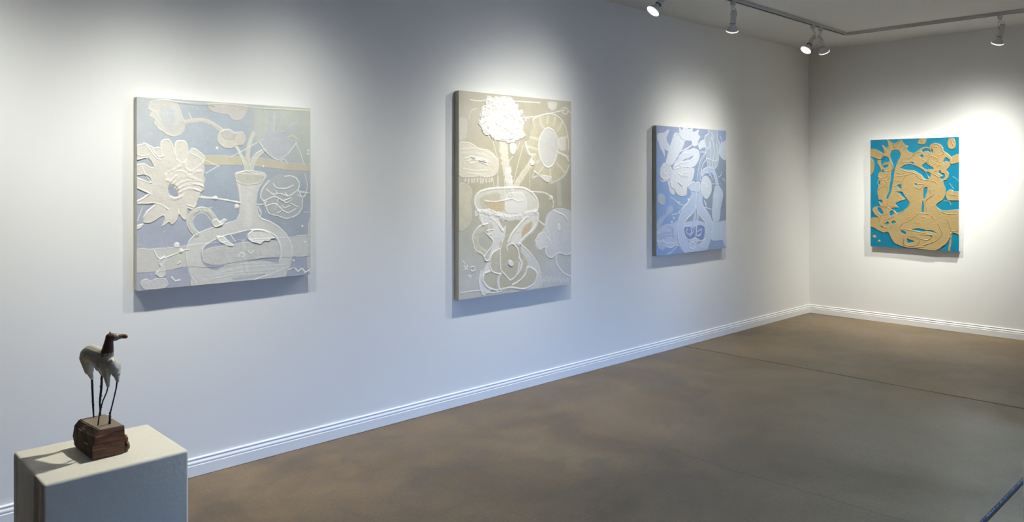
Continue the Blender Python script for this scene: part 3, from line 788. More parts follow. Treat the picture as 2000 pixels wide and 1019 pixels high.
  ('f','feather_leaf_motif',[816,484,826,474,880,469,902,478,947,526,947,568,915,656,894,756,850,772,797,765,775,700,785,612,795,548],(192,206,227),2.5,0.6,6,1.0,1.0),
  ('s','feather_leaf_motif',[859,549,865,596,849,655],18.2,(214,222,236),2,1,4),
  ('f','left_disc_motif',[8,554,22,530,59,524,101,539,117,572,101,605,69,611,27,593],(178,188,208),2.4,1.2,2,1.0,1.0),
  ('f','spoon_motif',[2,797,1,743,51,707,107,687,144,633,191,619,217,651,182,684,125,704,88,735,52,778],(168,183,212),1.8,0.6,3,1.0,1.0),
  ('f','left_band_motif',[-1,814,52,783,117,764,221,762,288,745,289,864,304,940,241,934,203,949,165,949,118,934,100,954,72,964,26,939,0,884],(178,193,220),2.4,0.6,4,1.0,1.0),
  ('s','left_band_motif',[0,884,44,894,81,888,137,912,184,912,232,917,289,909],9.7,(220,226,238),2.5,1,5),
  ('s','left_band_motif',[118,933,165,948,203,948,241,934,299,940],10.9,(236,239,246),3,1,4),
  ('s','left_band_motif',[16,847,99,829,221,828],18.2,(158,174,205),0.8,0.8,8),
  ('s','left_band_motif',[145,781,231,812],18.2,(158,174,205),0.8,0.8,8),
  ('s','left_band_motif',[34,869,118,851,221,856],18.2,(158,174,205),0.8,0.8,8),
  ('s','left_band_motif',[211,795,222,872],18.2,(158,174,205),0.8,0.8,8),
  ('f','right_band_motif',[765,769,850,778,1026,777,1028,983,972,980,939,929,863,933,766,916],(192,207,229),2.4,0.8,6,1.0,1.0),
  ('s','right_band_motif',[797,782,802,914],14.5,(205,217,235),1.2,0.7,4),
  ('s','right_band_motif',[831,783,837,916],14.5,(205,217,235),1.2,0.7,4),
  ('s','right_band_motif',[866,785,871,917],14.5,(205,217,235),1.2,0.7,4),
  ('s','right_band_motif',[901,786,906,919],14.5,(205,217,235),1.2,0.7,4),
  ('s','right_band_motif',[936,787,941,921],14.5,(205,217,235),1.2,0.7,4),
  ('s','right_band_motif',[971,788,976,922],14.5,(205,217,235),1.2,0.7,4),
  ('f','knob_motif',[418,475,472,438,513,430,543,444,584,433,610,461,600,507,585,517,523,516,458,504],(192,203,225),3,1,3,1.0,1.0),
  ('s','knob_motif',[442,466,502,438,533,467,523,501],9.1,(236,239,246),3,1.0,0.0),
  ('s','knob_motif',[543,444,574,438,595,473,574,501],9.1,(236,239,246),3,1.0,0.0),
  ('f','vase_motif',[458,510,503,499,544,519,585,510,633,540,624,603,658,650,722,698,764,752,778,828,768,886,736,943,693,1001,589,1013,447,1010,378,1002,319,949,284,898,274,836,278,775,307,709,355,643,434,589,473,544],(186,202,232),3.4,0.8,1,1.0,1.0),
  ('f','vase_motif',[575,528,621,552,611,609,658,662,711,704,749,757,760,827,750,885,713,953,672,986,589,970,681,894,707,825,680,755,586,689,555,637],(196,210,235),3,0,10,8,0.7),
  ('f','vase_window',[535,642,485,689,415,726,376,759,361,812,384,880,427,910,487,930,548,946,630,927,681,882,691,825,670,769,592,709,555,674],(142,157,182),0.5,0,0,1.0,1.0),
  ('f','vase_window',[376,765,445,753,526,750,607,758,672,778,691,813,686,859,650,892,487,924,387,880,364,812],(188,203,228),1.2,0.3,3,1.0,1.0),
  ('f','vase_window_dark',[366,806,416,791,506,801,587,786,660,806,662,870,621,909,537,888,446,895,394,870],(118,144,190),0.6,0,2,1.0,1.0),
  ('s','vase_window_dark',[416,808,398,836,436,857,478,839,456,815],8.5,(205,216,236),3,1.0,0.0),
  ('s','vase_window_dark',[446,874,488,845,518,807],8.5,(205,216,236),3,1.0,0.0),
  ('s','vase_window_dark',[555,842,618,822,610,856,555,872],8.5,(205,216,236),3,1.0,0.0),
  ('s','vase_window_dark',[547,876,608,873],8.5,(205,216,236),3,1.0,0.0),
  ('s','vase_window_dark',[396,791,465,796,466,844],8.5,(205,216,236),3,1.0,0.0),
  ('s','vase_stem',[530,642,517,732,486,794],36.4,(178,194,222),2.5,1.0,0.0),
  ('s','vase_stem',[558,688,546,796,535,876],18.2,(200,212,234),3,1.0,0.0),
  ('s','vase_stem',[576,706,567,774],9.1,(190,202,226),2,1.0,0.0),
  ('s','vase_motif',[540,633,485,689,415,726,376,759,360,812,384,883,412,907],9.7,(236,239,246),3.5,1.0,0.0),
  ('s','vase_motif',[553,671,592,709,672,769,694,825,683,882,632,917,558,918],9.7,(236,239,246),3.5,1.0,0.0),
  ('s','vase_motif',[475,538,429,595,357,645,308,709,279,775,276,842,317,949,380,1002],9.7,(236,239,246),3.5,1.0,0.0),
  ('s','vase_motif',[633,543,625,603,660,650,724,698,767,752,780,828,769,886,736,944,696,999],9.7,(236,239,246),3.5,1.0,0.0),
  ('s','vase_motif',[544,522,534,579,525,647],9.7,(236,239,246),3.5,1.0,0.0),
  ('s','vase_motif',[548,945,609,942,671,905],9.7,(236,239,246),3.5,1.0,0.0),
  ('s','vase_motif',[477,921,519,932,527,955,497,977,455,968,437,944,477,921],10.9,(236,239,246),3.5,1.0,0.0),
  ('s','vase_motif',[486,899,527,889,549,916,532,938],10.9,(236,239,246),3.5,1.0,0.0),
  ('s','paint_splatter',[180,549,238,574,306,609,394,623],7.9,(222,230,242),2,1.0,0.0),
  ('s','paint_splatter',[297,686,311,665,355,638,394,623],7.9,(222,230,242),2,1.0,0.0),
  ('s','paint_splatter',[201,692,277,683],7.9,(222,230,242),2,1.0,0.0),
  ('s','paint_splatter',[277,592,315,595],7.9,(222,230,242),2,1.0,0.0),
  ('s','paint_splatter',[138,997,194,987,261,946],7.9,(222,230,242),2,1.0,0.0),
  ('s','paint_splatter',[904,54,932,77,927,113],7.9,(222,230,242),2,1.0,0.0),
  ('s','paint_splatter',[874,398,918,380,923,350],7.9,(222,230,242),2,1.0,0.0),
  ('s','paint_splatter',[946,409,979,427],7.9,(222,230,242),2,1.0,0.0),
  ('s','paint_splatter',[669,645,764,664],7.9,(222,230,242),2,1.0,0.0),
  ('s','paint_splatter',[690,628,690,651],7.9,(222,230,242),2,1.0,0.0),
  ('s','paint_splatter',[602,191,686,189],7.9,(222,230,242),2,1.0,0.0),
  ('d','paint_splatter',[428,576],10.3,(236,239,246),4),
  ('d','paint_splatter',[663,597],10.3,(236,239,246),4),
  ('d','paint_splatter',[681,617],10.3,(236,239,246),4),
  ('d','paint_splatter',[228,718],10.3,(236,239,246),4),
  ('d','paint_splatter',[201,749],10.3,(236,239,246),4),
  ('d','paint_splatter',[768,857],10.3,(236,239,246),4),
  ('d','paint_splatter',[302,676],10.3,(236,239,246),4),
  ('n','paint_splatter',[],60,7,(225,232,244),1.2,3.0,[0,0,1000,1000]),
 ],
 4: [
  ('g','',[175,2],300,(0,150,186),1.0),
  ('g','',[944,312],260,(0,138,170),1.0),
  ('g','',[178,936],260,(0,136,168),1.0),
  ('f','gold_leaf_motif',[-13,93,42,87,98,104,152,130,176,136,168,179,98,185,66,174,-13,148],(199,170,114),5,0.8,3,1.0,1.0),
  ('f','gold_edge_motif',[-13,177,19,180,43,202,51,245,35,306,-12,333],(199,170,114),5,0.8,3,1.0,1.0),
  ('f','gold_bouquet_motif',[199,0,276,43,329,22,355,11,374,14,389,38,404,57,451,70,434,99,464,124,516,131,589,91,640,80,684,87,691,64,741,48,798,58,833,91,840,120,882,144,920,179,918,231,889,271,868,288,894,317,890,352,864,375,833,386,848,427,862,461,857,507,832,548,804,566,758,596,769,619,811,642,874,646,1012,643,1011,843,970,843,929,837,908,879,873,932,817,974,761,1001,625,999,523,994,435,992,345,976,285,954,247,909,212,859,162,867,100,848,45,825,-10,809,-11,745,45,728,100,730,52,703,23,655,52,630,119,624,103,586,99,550,87,507,82,477,99,428,83,404,98,367,91,337,106,306,129,294,107,245,82,208,98,184,168,152,156,93,141,53,199,83,210,46],(199,170,114),5,1.2,4,1.0,1.0),
  ('f','teal_ground_gap',[241,138,260,108,299,98,344,110,359,146,344,182,322,211,291,283,276,356,261,428,246,488,211,550,191,543,223,488,230,428,246,368,249,307,277,259,254,198,239,168],(0,143,178),-5.2,0.0,2,1.0,1.0),
  ('f','teal_ground_gap',[128,181,152,160,199,160,228,186,224,210,168,215,145,240,128,227],(0,143,178),-5.2,0.0,2,1.0,1.0),
  ('f','teal_ground_gap',[154,249,184,237,220,240,199,260,162,265],(0,143,178),-5.2,0.0,2,1.0,1.0),
  ('f','teal_ground_gap',[356,267,420,237,479,234,553,256,611,286,647,316,674,371,626,363,597,333,553,309,509,291,420,284],(0,143,178),-5.2,0.0,2,1.0,1.0),
  ('f','teal_ground_gap',[602,251,640,223,669,240,678,282,647,282,618,270],(0,143,178),-5.2,0.0,2,1.0,1.0),
  ('f','teal_ground_gap',[668,244,728,271,705,285,675,275],(0,143,178),-5.2,0.0,2,1.0,1.0),
  ('f','teal_ground_gap',[603,110,640,94,684,104,700,138,669,119,630,120,613,130],(0,143,178),-5.2,0.0,2,1.0,1.0),
  ('f','teal_ground_gap',[834,210,861,175,898,196,894,220,861,207,840,220],(0,143,178),-5.2,0.0,2,1.0,1.0),
  ('f','teal_ground_gap',[782,308,798,288,815,314,840,318,852,346,826,370,796,358,829,340,790,318],(0,143,178),-5.2,0.0,2,1.0,1.0),
  ('f','teal_ground_gap',[620,454,660,443,652,491,629,546,617,539],(0,143,178),-5.2,0.0,2,1.0,1.0),
  ('f','teal_ground_gap',[595,660,602,586,612,563,620,598,620,663],(0,143,178),-5.2,0.0,2,1.0,1.0),
  ('f','teal_ground_gap',[310,428,365,420,365,461],(0,143,178),-5.2,0.0,2,1.0,1.0),
  ('f','teal_ground_gap',[301,487,375,486,405,523,436,554,458,582,442,624,397,654,322,681,284,656,250,648,269,633,333,632,307,608,307,590,409,553,375,530,345,500],(0,143,178),-5.2,0.0,2,1.0,1.0),
  ('f','teal_ground_gap',[88,639,115,634,155,683,131,697,92,666],(0,143,178),-5.2,0.0,2,1.0,1.0),
  ('f','teal_ground_gap',[229,677,269,656,280,687,240,708],(0,143,178),-5.2,0.0,2,1.0,1.0),
  ('f','teal_ground_gap',[176,786,208,762,222,778,194,795],(0,143,178),-5.2,0.0,2,1.0,1.0),
  ('f','teal_ground_gap',[252,766,284,751,298,770,262,784],(0,143,178),-5.2,0.0,2,1.0,1.0),
  ('f','teal_ground_gap',[362,837,414,850,416,872,375,867],(0,143,178),-5.2,0.0,2,1.0,1.0),
  ('f','teal_ground_gap',[492,830,553,812,650,829,603,842,538,834],(0,143,178),-5.2,0.0,2,1.0,1.0),
  ('f','teal_ground_gap',[638,832,697,825,763,848,697,839],(0,143,178),-5.2,0.0,2,1.0,1.0),
  ('f','teal_ground_gap',[431,914,444,952,512,933,464,919],(0,143,178),-5.2,0.0,2,1.0,1.0),
  ('f','teal_ground_gap',[99,572,130,561,149,580,132,591],(0,143,178),-5.2,0.0,2,1.0,1.0),
  ('f','teal_ground_gap',[470,218,501,214,503,233],(0,143,178),-5.2,0.0,2,1.0,1.0),
  ('f','teal_ground_gap',[582,159,604,147,615,168,593,177],(0,143,178),-5.2,0.0,2,1.0,1.0),
  ('f','teal_ground_gap',[129,306,149,282,164,307],(0,143,178),-5.2,0.0,2,1.0,1.0),
  ('f','teal_ground_gap',[91,410,110,382,118,422],(0,143,178),-5.2,0.0,2,1.0,1.0),
  ('f','teal_ground_gap',[698,108,720,112,712,141],(0,143,178),-5.2,0.0,2,1.0,1.0),
  ('f','teal_ground_gap',[644,304,687,310,698,339,676,351],(0,143,178),-5.2,0.0,2,1.0,1.0),
  ('f','teal_ground_gap',[672,870,717,872,701,884],(0,143,178),-5.2,0.0,2,1.0,1.0),
  ('f','teal_ground_gap',[516,416,538,407,545,430],(0,143,178),-5.2,0.0,2,1.0,1.0),
  ('f','teal_ground_gap',[127,808,148,810,143,825],(0,143,178),-5.2,0.0,2,1.0,1.0),
  ('f','gold_spot_motif',[549,43,575,8,597,-3,651,-4,642,45,604,59,568,52],(199,170,114),4,1,3,1.0,1.0),
  ('f','gold_spot_motif',[921,7,952,19,968,54,962,91,931,106,896,98,877,63,886,23],(199,170,114),4.5,1,4,1.0,1.0),
  ('f','gold_spot_motif',[914,180,972,152,1014,158,1013,215,917,236],(199,170,114),4,0.8,3,1.0,1.0),
  ('f','gold_spot_motif',[867,484,902,461,930,464,951,475,1012,478,1012,546,1012,555,895,555,864,531],(199,170,114),4.5,1,5,1.0,1.0),
  ('d','gold_drop',[47,910],17.0,(199,170,114),5),
  ('d','gold_drop',[106,948],13.0,(199,170,114),5),
  ('s','gold_drip',[916,845,909,919,897,994],17.0,(199,170,114),4,1.0,0.0),
  ('s','gold_drip',[839,563,895,562,916,593],6.0,(170,190,170),2,1.0,0.0),
  ('s','gold_ridge_shade',[366,464,375,392,420,338,509,314,575,345],6.0,(166,136,86),3,0.75,2),  # raised strokes; their darker gold is ridge shade painted into the colour
  ('s','gold_ridge_shade',[473,564,466,600,405,649,337,691],6.0,(166,136,86),3,0.75,2),
  ('s','gold_ridge_shade',[651,658,636,586,669,539,719,509],6.0,(166,136,86),3,0.75,2),
  ('s','gold_ridge_shade',[351,810,382,772,464,748,553,681,611,679,669,684],6.0,(166,136,86),3,0.75,2),
  ('s','gold_ridge_shade',[775,757,819,831,798,883,733,926,603,967],6.0,(166,136,86),3,0.75,2),
  ('s','gold_ridge_shade',[386,892,405,963,494,977,553,956,574,909,545,886,479,895],6.0,(166,136,86),3,0.75,2),
  ('s','gold_ridge_shade',[435,920,450,890,509,882,553,910],6.0,(166,136,86),3,0.75,2),
  ('s','gold_ridge_shade',[582,865,668,868,718,874,668,911,589,908],6.0,(166,136,86),3,0.75,2),
  ('s','gold_ridge_shade',[360,823,479,833,596,850,668,859],6.0,(166,136,86),3,0.75,2),
  ('s','gold_ridge_shade',[398,868,398,975],6.0,(166,136,86),3,0.75,2),
  ('s','gold_ridge_shade',[687,96,727,65,770,60,805,79,826,108],6.0,(166,136,86),3,0.75,2),
  ('s','gold_ridge_shade',[698,105,734,80,777,87],6.0,(166,136,86),3,0.75,2),
  ('s','gold_ridge_shade',[819,114,840,143,769,159],6.0,(166,136,86),3,0.75,2),
  ('s','gold_ridge_shade',[276,45,291,78],6.0,(166,136,86),3,0.75,2),
  ('s','gold_ridge_shade',[355,14,306,67,276,75],6.0,(166,136,86),3,0.75,2),
  ('s','gold_ridge_shade',[389,38,359,86],6.0,(166,136,86),3,0.75,2),
  ('s','gold_ridge_shade',[434,76,389,99],6.0,(166,136,86),3,0.75,2),
  ('s','gold_ridge_shade',[144,60,183,118],6.0,(166,136,86),3,0.75,2),
  ('s','gold_ridge_shade',[210,16,230,89],6.0,(166,136,86),3,0.75,2),
  ('s','gold_ridge_shade',[434,183,479,172,509,137],6.0,(166,136,86),3,0.75,2),
  ('s','gold_ridge_shade',[238,210,264,235,253,283,199,295,153,276],6.0,(166,136,86),3,0.75,2),
  ('s','gold_ridge_shade',[145,246,168,218,230,216],6.0,(166,136,86),3,0.75,2),
  ('s','gold_ridge_shade',[91,343,137,361,199,343,207,319],6.0,(166,136,86),3,0.75,2),
  ('s','gold_ridge_shade',[106,392,145,373,192,386,203,428],6.0,(166,136,86),3,0.75,2),
  ('s','gold_ridge_shade',[83,477,138,440,200,446,215,488],6.0,(166,136,86),3,0.75,2),
  ('s','gold_ridge_shade',[207,380,234,337],6.0,(166,136,86),3,0.75,2),
  ('s','gold_ridge_shade',[284,380,367,392],6.0,(166,136,86),3,0.75,2),
  ('s','gold_ridge_shade',[307,308,375,320,405,308],6.0,(166,136,86),3,0.75,2),
  ('s','gold_ridge_shade',[314,344,375,338,420,332],6.0,(166,136,86),3,0.75,2),
  ('s','gold_ridge_shade',[276,428,329,434],6.0,(166,136,86),3,0.75,2),
  ('s','gold_ridge_shade',[344,200,405,213,472,208],6.0,(166,136,86),3,0.75,2),
  ('s','gold_ridge_shade',[329,212,405,231],6.0,(166,136,86),3,0.75,2),
  ('s','gold_ridge_shade',[375,284,434,302,501,309],6.0,(166,136,86),3,0.75,2),
  ('s','gold_ridge_shade',[538,339,597,368,669,380],6.0,(166,136,86),3,0.75,2),
  ('s','gold_ridge_shade',[531,404,589,415,626,410],6.0,(166,136,86),3,0.75,2),
  ('s','gold_ridge_shade',[523,439,575,457,626,421],6.0,(166,136,86),3,0.75,2),
  ('s','gold_ridge_shade',[691,380,733,386,769,409],6.0,(166,136,86),3,0.75,2),
  ('s','gold_ridge_shade',[733,468,740,497,697,532,654,550],6.0,(166,136,86),3,0.75,2),
  ('s','gold_ridge_shade',[683,462,705,497],6.0,(166,136,86),3,0.75,2),
  ('s','gold_ridge_shade',[755,258,791,241,812,253],6.0,(166,136,86),3,0.75,2),
  ('s','gold_ridge_shade',[741,299,776,287],6.0,(166,136,86),3,0.75,2),
  ('s','gold_ridge_shade',[705,310,755,334,811,369],6.0,(166,136,86),3,0.75,2),
  ('s','gold_ridge_shade',[698,164,741,170,769,188,791,218],6.0,(166,136,86),3,0.75,2),
  ('s','gold_ridge_shade',[684,175,669,210,698,240,741,235,769,206],6.0,(166,136,86),3,0.75,2),
  ('s','gold_ridge_shade',[626,151,669,158,691,140],6.0,(166,136,86),3,0.75,2),
  ('s','gold_ridge_shade',[604,192,662,216],6.0,(166,136,86),3,0.75,2),
  ('s','gold_ridge_shade',[509,155,553,126,597,121],6.0,(166,136,86),3,0.75,2),
  ('s','gold_ridge_shade',[208,567,200,622],6.0,(166,136,86),3,0.75,2),
  ('s','gold_ridge_shade',[107,593,130,617,192,622,315,620],6.0,(166,136,86),3,0.75,2),
  ('s','gold_ridge_shade',[29,661,99,721],6.0,(166,136,86),3,0.75,2),
  ('s','gold_ridge_shade',[130,629,200,628,254,657,307,686],6.0,(166,136,86),3,0.75,2),
  ('s','gold_ridge_shade',[170,779,169,749,208,736,277,711],6.0,(166,136,86),3,0.75,2),
  ('s','gold_ridge_shade',[107,757,131,708,208,694],6.0,(166,136,86),3,0.75,2),
  ('s','gold_ridge_shade',[239,826,300,752],6.0,(166,136,86),3,0.75,2),
  ('s','gold_ridge_shade',[115,775,131,805,200,821],6.0,(166,136,86),3,0.75,2),
  ('s','gold_ridge_shade',[874,726,908,782,912,828],6.0,(166,136,86),3,0.75,2),
  ('s','gold_ridge_shade',[915,819,991,817],6.0,(166,136,86),3,0.75,2),
  ('s','gold_ridge_shade',[818,658,881,674,977,672],6.0,(166,136,86),3,0.75,2),
  ('s','gold_ridge_shade',[523,764,553,772,567,757],6.0,(166,136,86),3,0.75,2),
  ('s','gold_ridge_shade',[420,719,464,718],6.0,(166,136,86),3,0.75,2),
  ('s','gold_ridge_shade',[604,709,647,714],6.0,(166,136,86),3,0.75,2),
  ('s','gold_ridge_shade',[704,695,747,729],6.0,(166,136,86),3,0.75,2),
  ('s','gold_ridge_shade',[322,566,405,559],6.0,(166,136,86),3,0.75,2),
  ('s','gold_ridge_shade',[761,994,838,950,859,944],6.0,(166,136,86),3,0.75,2),
  ('s','gold_ridge_shade',[538,981,625,977],6.0,(166,136,86),3,0.75,2),
  ('s','gold_ridge_shade',[917,29,938,70],6.0,(166,136,86),3,0.75,2),
  ('s','gold_ridge_shade',[590,8,604,44],6.0,(166,136,86),3,0.75,2),
  ('s','gold_ridge_shade',[902,501,978,512],6.0,(166,136,86),3,0.75,2),
  ('s','paint_splatter',[934,346,972,364,996,384],5.0,(150,200,205),1.5,1.0,0.0),
  ('s','paint_splatter',[902,406,944,455],6.0,(150,200,205),1.5,1.0,0.0),
  ('n','paint_splatter',[],45,11,(120,190,205),1.0,2.6,[0,0,1000,1000]),
 ],
}


class Canvas:
    """a little paint simulator: colour, thickness and owner of every point of a canvas, in millimetres"""
    def __init__(self, w, h, step, ground, seed):
        self.w, self.h = w, h
        self.nx, self.ny = int(round(w / step)), int(round(h / step))
        self.x = np.linspace(0, w, self.nx + 1, dtype=np.float32)
        self.y = np.linspace(0, h, self.ny + 1, dtype=np.float32)
        self.sx, self.sy = w / self.nx, h / self.ny
        self.rng = np.random.RandomState(seed)
        S = (self.ny + 1, self.nx + 1)
        self.col = np.empty(S + (3,), np.float32)
        self.col[:] = ground
        self.hgt = np.zeros(S, np.float32)
        self.own = np.zeros(S, np.int32)
        self.names = ['painted_ground']
        self.n1 = self.noise(7) * 0.6 + self.noise(3.5) * 0.4
        self.n2 = self.noise(18) * 0.6 + self.noise(9) * 0.4
        self.n3 = self.noise(70)
        self.streak = self.noise(40, 4)

    def noise(self, sc, scy=None):
        scy = scy or sc
        gx, gy = int(self.w / sc) + 3, int(self.h / scy) + 3
        g = self.rng.uniform(-1, 1, (gy, gx)).astype(np.float32)
        fx, fy = self.x / sc, self.y / scy
        ix, iy = fx.astype(int), fy.astype(int)
        tx, ty = fx - ix, fy - iy
        tx, ty = tx * tx * (3 - 2 * tx), ty * ty * (3 - 2 * ty)
        a = g[np.ix_(iy, ix)] * (1 - tx) + g[np.ix_(iy, ix + 1)] * tx
        b = g[np.ix_(iy + 1, ix)] * (1 - tx) + g[np.ix_(iy + 1, ix + 1)] * tx
        return a * (1 - ty[:, None]) + b * ty[:, None]

    def pid(self, name):
        if name in ('gold_ridge_shade', ''):
            return -1
        if name in ('teal_ground_gap',):
            return 0
        if name not in self.names:
            self.names.append(name)
        return self.names.index(name)

    def pts(self, flat):
        return np.array(flat, float).reshape(-1, 2) / 1000.0 * [self.w, self.h]

    @staticmethod
    def curve(p, closed, n=4):
        k = len(p)
        if k < 3:
            return p
        out = []
        rngk = range(k) if closed else range(k - 1)
        for i in rngk:
            if closed:
                p0, p1, p2, p3 = p[i - 1], p[i], p[(i + 1) % k], p[(i + 2) % k]
            else:
                p0, p1, p2, p3 = p[max(i - 1, 0)], p[i], p[i + 1], p[min(i + 2, k - 1)]
            for j in range(n):
                t = j / n
                c = 0.5 * (2 * p1 + (p2 - p0) * t + (2 * p0 - 5 * p1 + 4 * p2 - p3) * t * t + (3 * p1 - p0 - 3 * p2 + p3) * t ** 3)
                out.append(c * 0.8 + (p1 + (p2 - p1) * t) * 0.2)
        if not closed:
            out.append(p[-1])
        return np.array(out)

    def window(self, p, m):
        i0 = max(int((p[:, 0].min() - m) / self.sx), 0)
        i1 = min(int((p[:, 0].max() + m) / self.sx) + 2, self.nx + 1)
        j0 = max(int((p[:, 1].min() - m) / self.sy), 0)
        j1 = min(int((p[:, 1].max() + m) / self.sy) + 2, self.ny + 1)
        return i0, i1, j0, j1

    def edge_dist(self, p, closed, m, win):
        i0, i1, j0, j1 = win
        d = np.full((max(j1 - j0, 0), max(i1 - i0, 0)), m * m, np.float32)
        k = len(p)
        for a in range(k if closed else k - 1):
            q = np.array([p[a], p[(a + 1) % k]])
            a0, a1, b0, b1 = self.window(q, m)
            a0, a1, b0, b1 = max(a0, i0), min(a1, i1), max(b0, j0), min(b1, j1)
            if a1 <= a0 or b1 <= b0:
                continue
            X = self.x[a0:a1][None, :] - q[0, 0]
            Y = self.y[b0:b1][:, None] - q[0, 1]
            e = q[1] - q[0]
            L = max(float(e @ e), 1e-9)
            t = np.clip((X * e[0] + Y * e[1]) / L, 0, 1)
            dd = (X - t * e[0]) ** 2 + (Y - t * e[1]) ** 2
            s = d[b0 - j0:b1 - j0, a0 - i0:a1 - i0]
            np.minimum(s, dd, out=s)
        return np.sqrt(d)

    def inside(self, p, win):
        i0, i1, j0, j1 = win
        tog = np.zeros((j1 - j0, i1 - i0 + 1), bool)
        k = len(p)
        ys = self.y[j0:j1]
        for a in range(k):
            (xa, ya), (xb, yb) = p[a], p[(a + 1) % k]
            if ya == yb:
                continue
            r = np.nonzero((ys >= min(ya, yb)) & (ys < max(ya, yb)))[0]
            if len(r) == 0:
                continue
            xc = xa + (ys[r] - ya) / (yb - ya) * (xb - xa)
            c = np.clip(np.ceil(xc / self.sx).astype(int) - i0, 0, i1 - i0)
            for rr, cc in zip(r, c):
                tog[rr, cc] ^= True
        return np.logical_xor.accumulate(tog, axis=1)[:, :-1]

    def paint(self, win, cov, dh, col, pid, own_cut=0.5, vary=None):
        i0, i1, j0, j1 = win
        sl = (slice(j0, j1), slice(i0, i1))
        c = self.col[sl]
        tgt = np.array(col, np.float32) if vary is None else np.array(col, np.float32) + vary[..., None]
        c += (tgt - c) * cov[..., None]
        self.hgt[sl] += dh * self.relief
        if pid >= 0:
            o = self.own[sl]
            o[cov > own_cut] = pid

    def fill(self, part, flat, col, h, rim, jag, soft, al):
        p = self.curve(self.pts(flat), True)
        m = 12.0 + jag + 3 * soft
        win = self.window(p, m)
        if win[1] <= win[0] or win[3] <= win[2]:
            return
        d = self.edge_dist(p, True, m, win)
        sd = np.where(self.inside(p, win), -d, d)
        i0, i1, j0, j1 = win
        sl = (slice(j0, j1), slice(i0, i1))
        if jag:
            sd = sd + (self.n1[sl] * 0.55 + self.n2[sl] * 0.6) * jag * 0.75
        w = 2.2 * soft
        cov = np.clip(0.5 - sd / (2 * w), 0, 1)
        cov = cov * cov * (3 - 2 * cov)
        dh = cov * h
        if rim:
            dh = dh + rim * np.exp(-((sd + 3.0) / 2.6) ** 2)
        if h > 1.5:
            dh = dh + cov * (0.55 * self.n2[sl] + 0.10 * self.streak[sl]) * min(h / 4, 1.0)
        vary = (self.n2[sl] * 3.0 + self.n3[sl] * 4.0 + self.streak[sl] * 2.0) * (1.0 if h > 1.5 else 0.6)
        self.paint(win, cov * al, dh, col, self.pid(part), vary=vary)

    def stroke(self, part, flat, width, col, h, al, jag):
        p = self.curve(self.pts(flat), False, 5)
        r = width / 2.0
        m = r + 4 + jag
        win = self.window(p, m)
        if win[1] <= win[0] or win[3] <= win[2]:
            return
        d = self.edge_dist(p, False, m, win)
        i0, i1, j0, j1 = win
        sl = (slice(j0, j1), slice(i0, i1))
        d = d + (self.n1[sl] * 0.4 + self.n2[sl] * 0.6) * (jag * 0.5 + 0.45 * r)
        h = h * np.clip(0.8 + 0.7 * self.n2[sl] + 0.4 * self.n3[sl], 0.15, 1.6)
        dome = np.sqrt(np.clip(1 - (np.maximum(d, 0) / (r + 0.8)) ** 2, 0, 1))
        cov = np.clip((r + 0.9 - d) / 1.8, 0, 1)
        self.paint(win, cov * al, dome * h + cov * self.n1[sl] * 0.3, col, self.pid(part))

    def dot(self, part, c, r, col, h):
        p = self.pts(c)
        win = self.window(p, r * 1.6 + 3)
        if win[1] <= win[0] or win[3] <= win[2]:
            return
        i0, i1, j0, j1 = win
        d = np.hypot(self.x[i0:i1][None, :] - p[0, 0], self.y[j0:j1][:, None] - p[0, 1])
        d = d + self.n1[j0:j1, i0:i1] * r * 0.25
        dome = np.sqrt(np.clip(1 - (d / (r + 0.6)) ** 2, 0, 1))
        cov = np.clip((r + 0.9 - d) / 1.8, 0, 1)
        self.paint(win, cov, dome * h, col, self.pid(part))

    def run(self, ops):
        gs = [o for o in ops if o[0] == 'g']
        if gs:
            acc = np.full(self.hgt.shape, 0.15, np.float32)
            c = self.col * 0.15
            for o in gs:
                p = self.pts(o[2])[0]
                wx = np.exp(-((self.x - p[0]) / (o[3] / 1000 * self.w)) ** 2)
                wy = np.exp(-((self.y - p[1]) / (o[3] / 1000 * self.h)) ** 2)
                w = wy[:, None] * wx[None, :] * o[5]
                acc += w
                c += w[..., None] * np.array(o[4], np.float32)
            self.col = c / acc[..., None]
            self.col += (self.n3 * 4 + self.n2 * 2)[..., None]
        self.hgt += 0.05 * self.streak + 0.06 * self.n2 + 0.8
        for o in ops:
            k = o[0]
            if k == 'f':
                self.fill(o[1], o[2], o[3], o[4], o[5], o[6], o[7], o[8])
            elif k == 's':
                self.stroke(o[1], o[2], o[3], o[4], o[5], o[6], o[7])
            elif k == 'd':
                self.dot(o[1], o[2], o[3], o[4], o[5])
            elif k == 'n':
                for i in range(o[3]):
                    u, v = self.rng.uniform(o[8][0], o[8][2]), self.rng.uniform(o[8][1], o[8][3])
                    r = self.rng.uniform(o[6], o[7]) ** 1.0
                    if self.own[min(int(v / 1000 * self.ny), self.ny), min(int(u / 1000 * self.nx), self.nx)] != 0:
                        continue
                    if i % 4 == 0:
                        a, L = self.rng.uniform(0, 6.28), self.rng.uniform(4, 16)
                        self.stroke(o[1], [u, v, u + L * math.cos(a), v + L * math.sin(a)], r * 1.1, o[5], 2.0, 1.0, 0)
                    else:
                        self.dot(o[1], [u, v], r, o[5], 2.2)
        self.col += (self.n2 * 1.6 + self.streak * 0.8)[..., None]
        np.clip(self.col, 0, 246, out=self.col)
        np.clip(self.hgt, 0.3, 14, out=self.hgt)

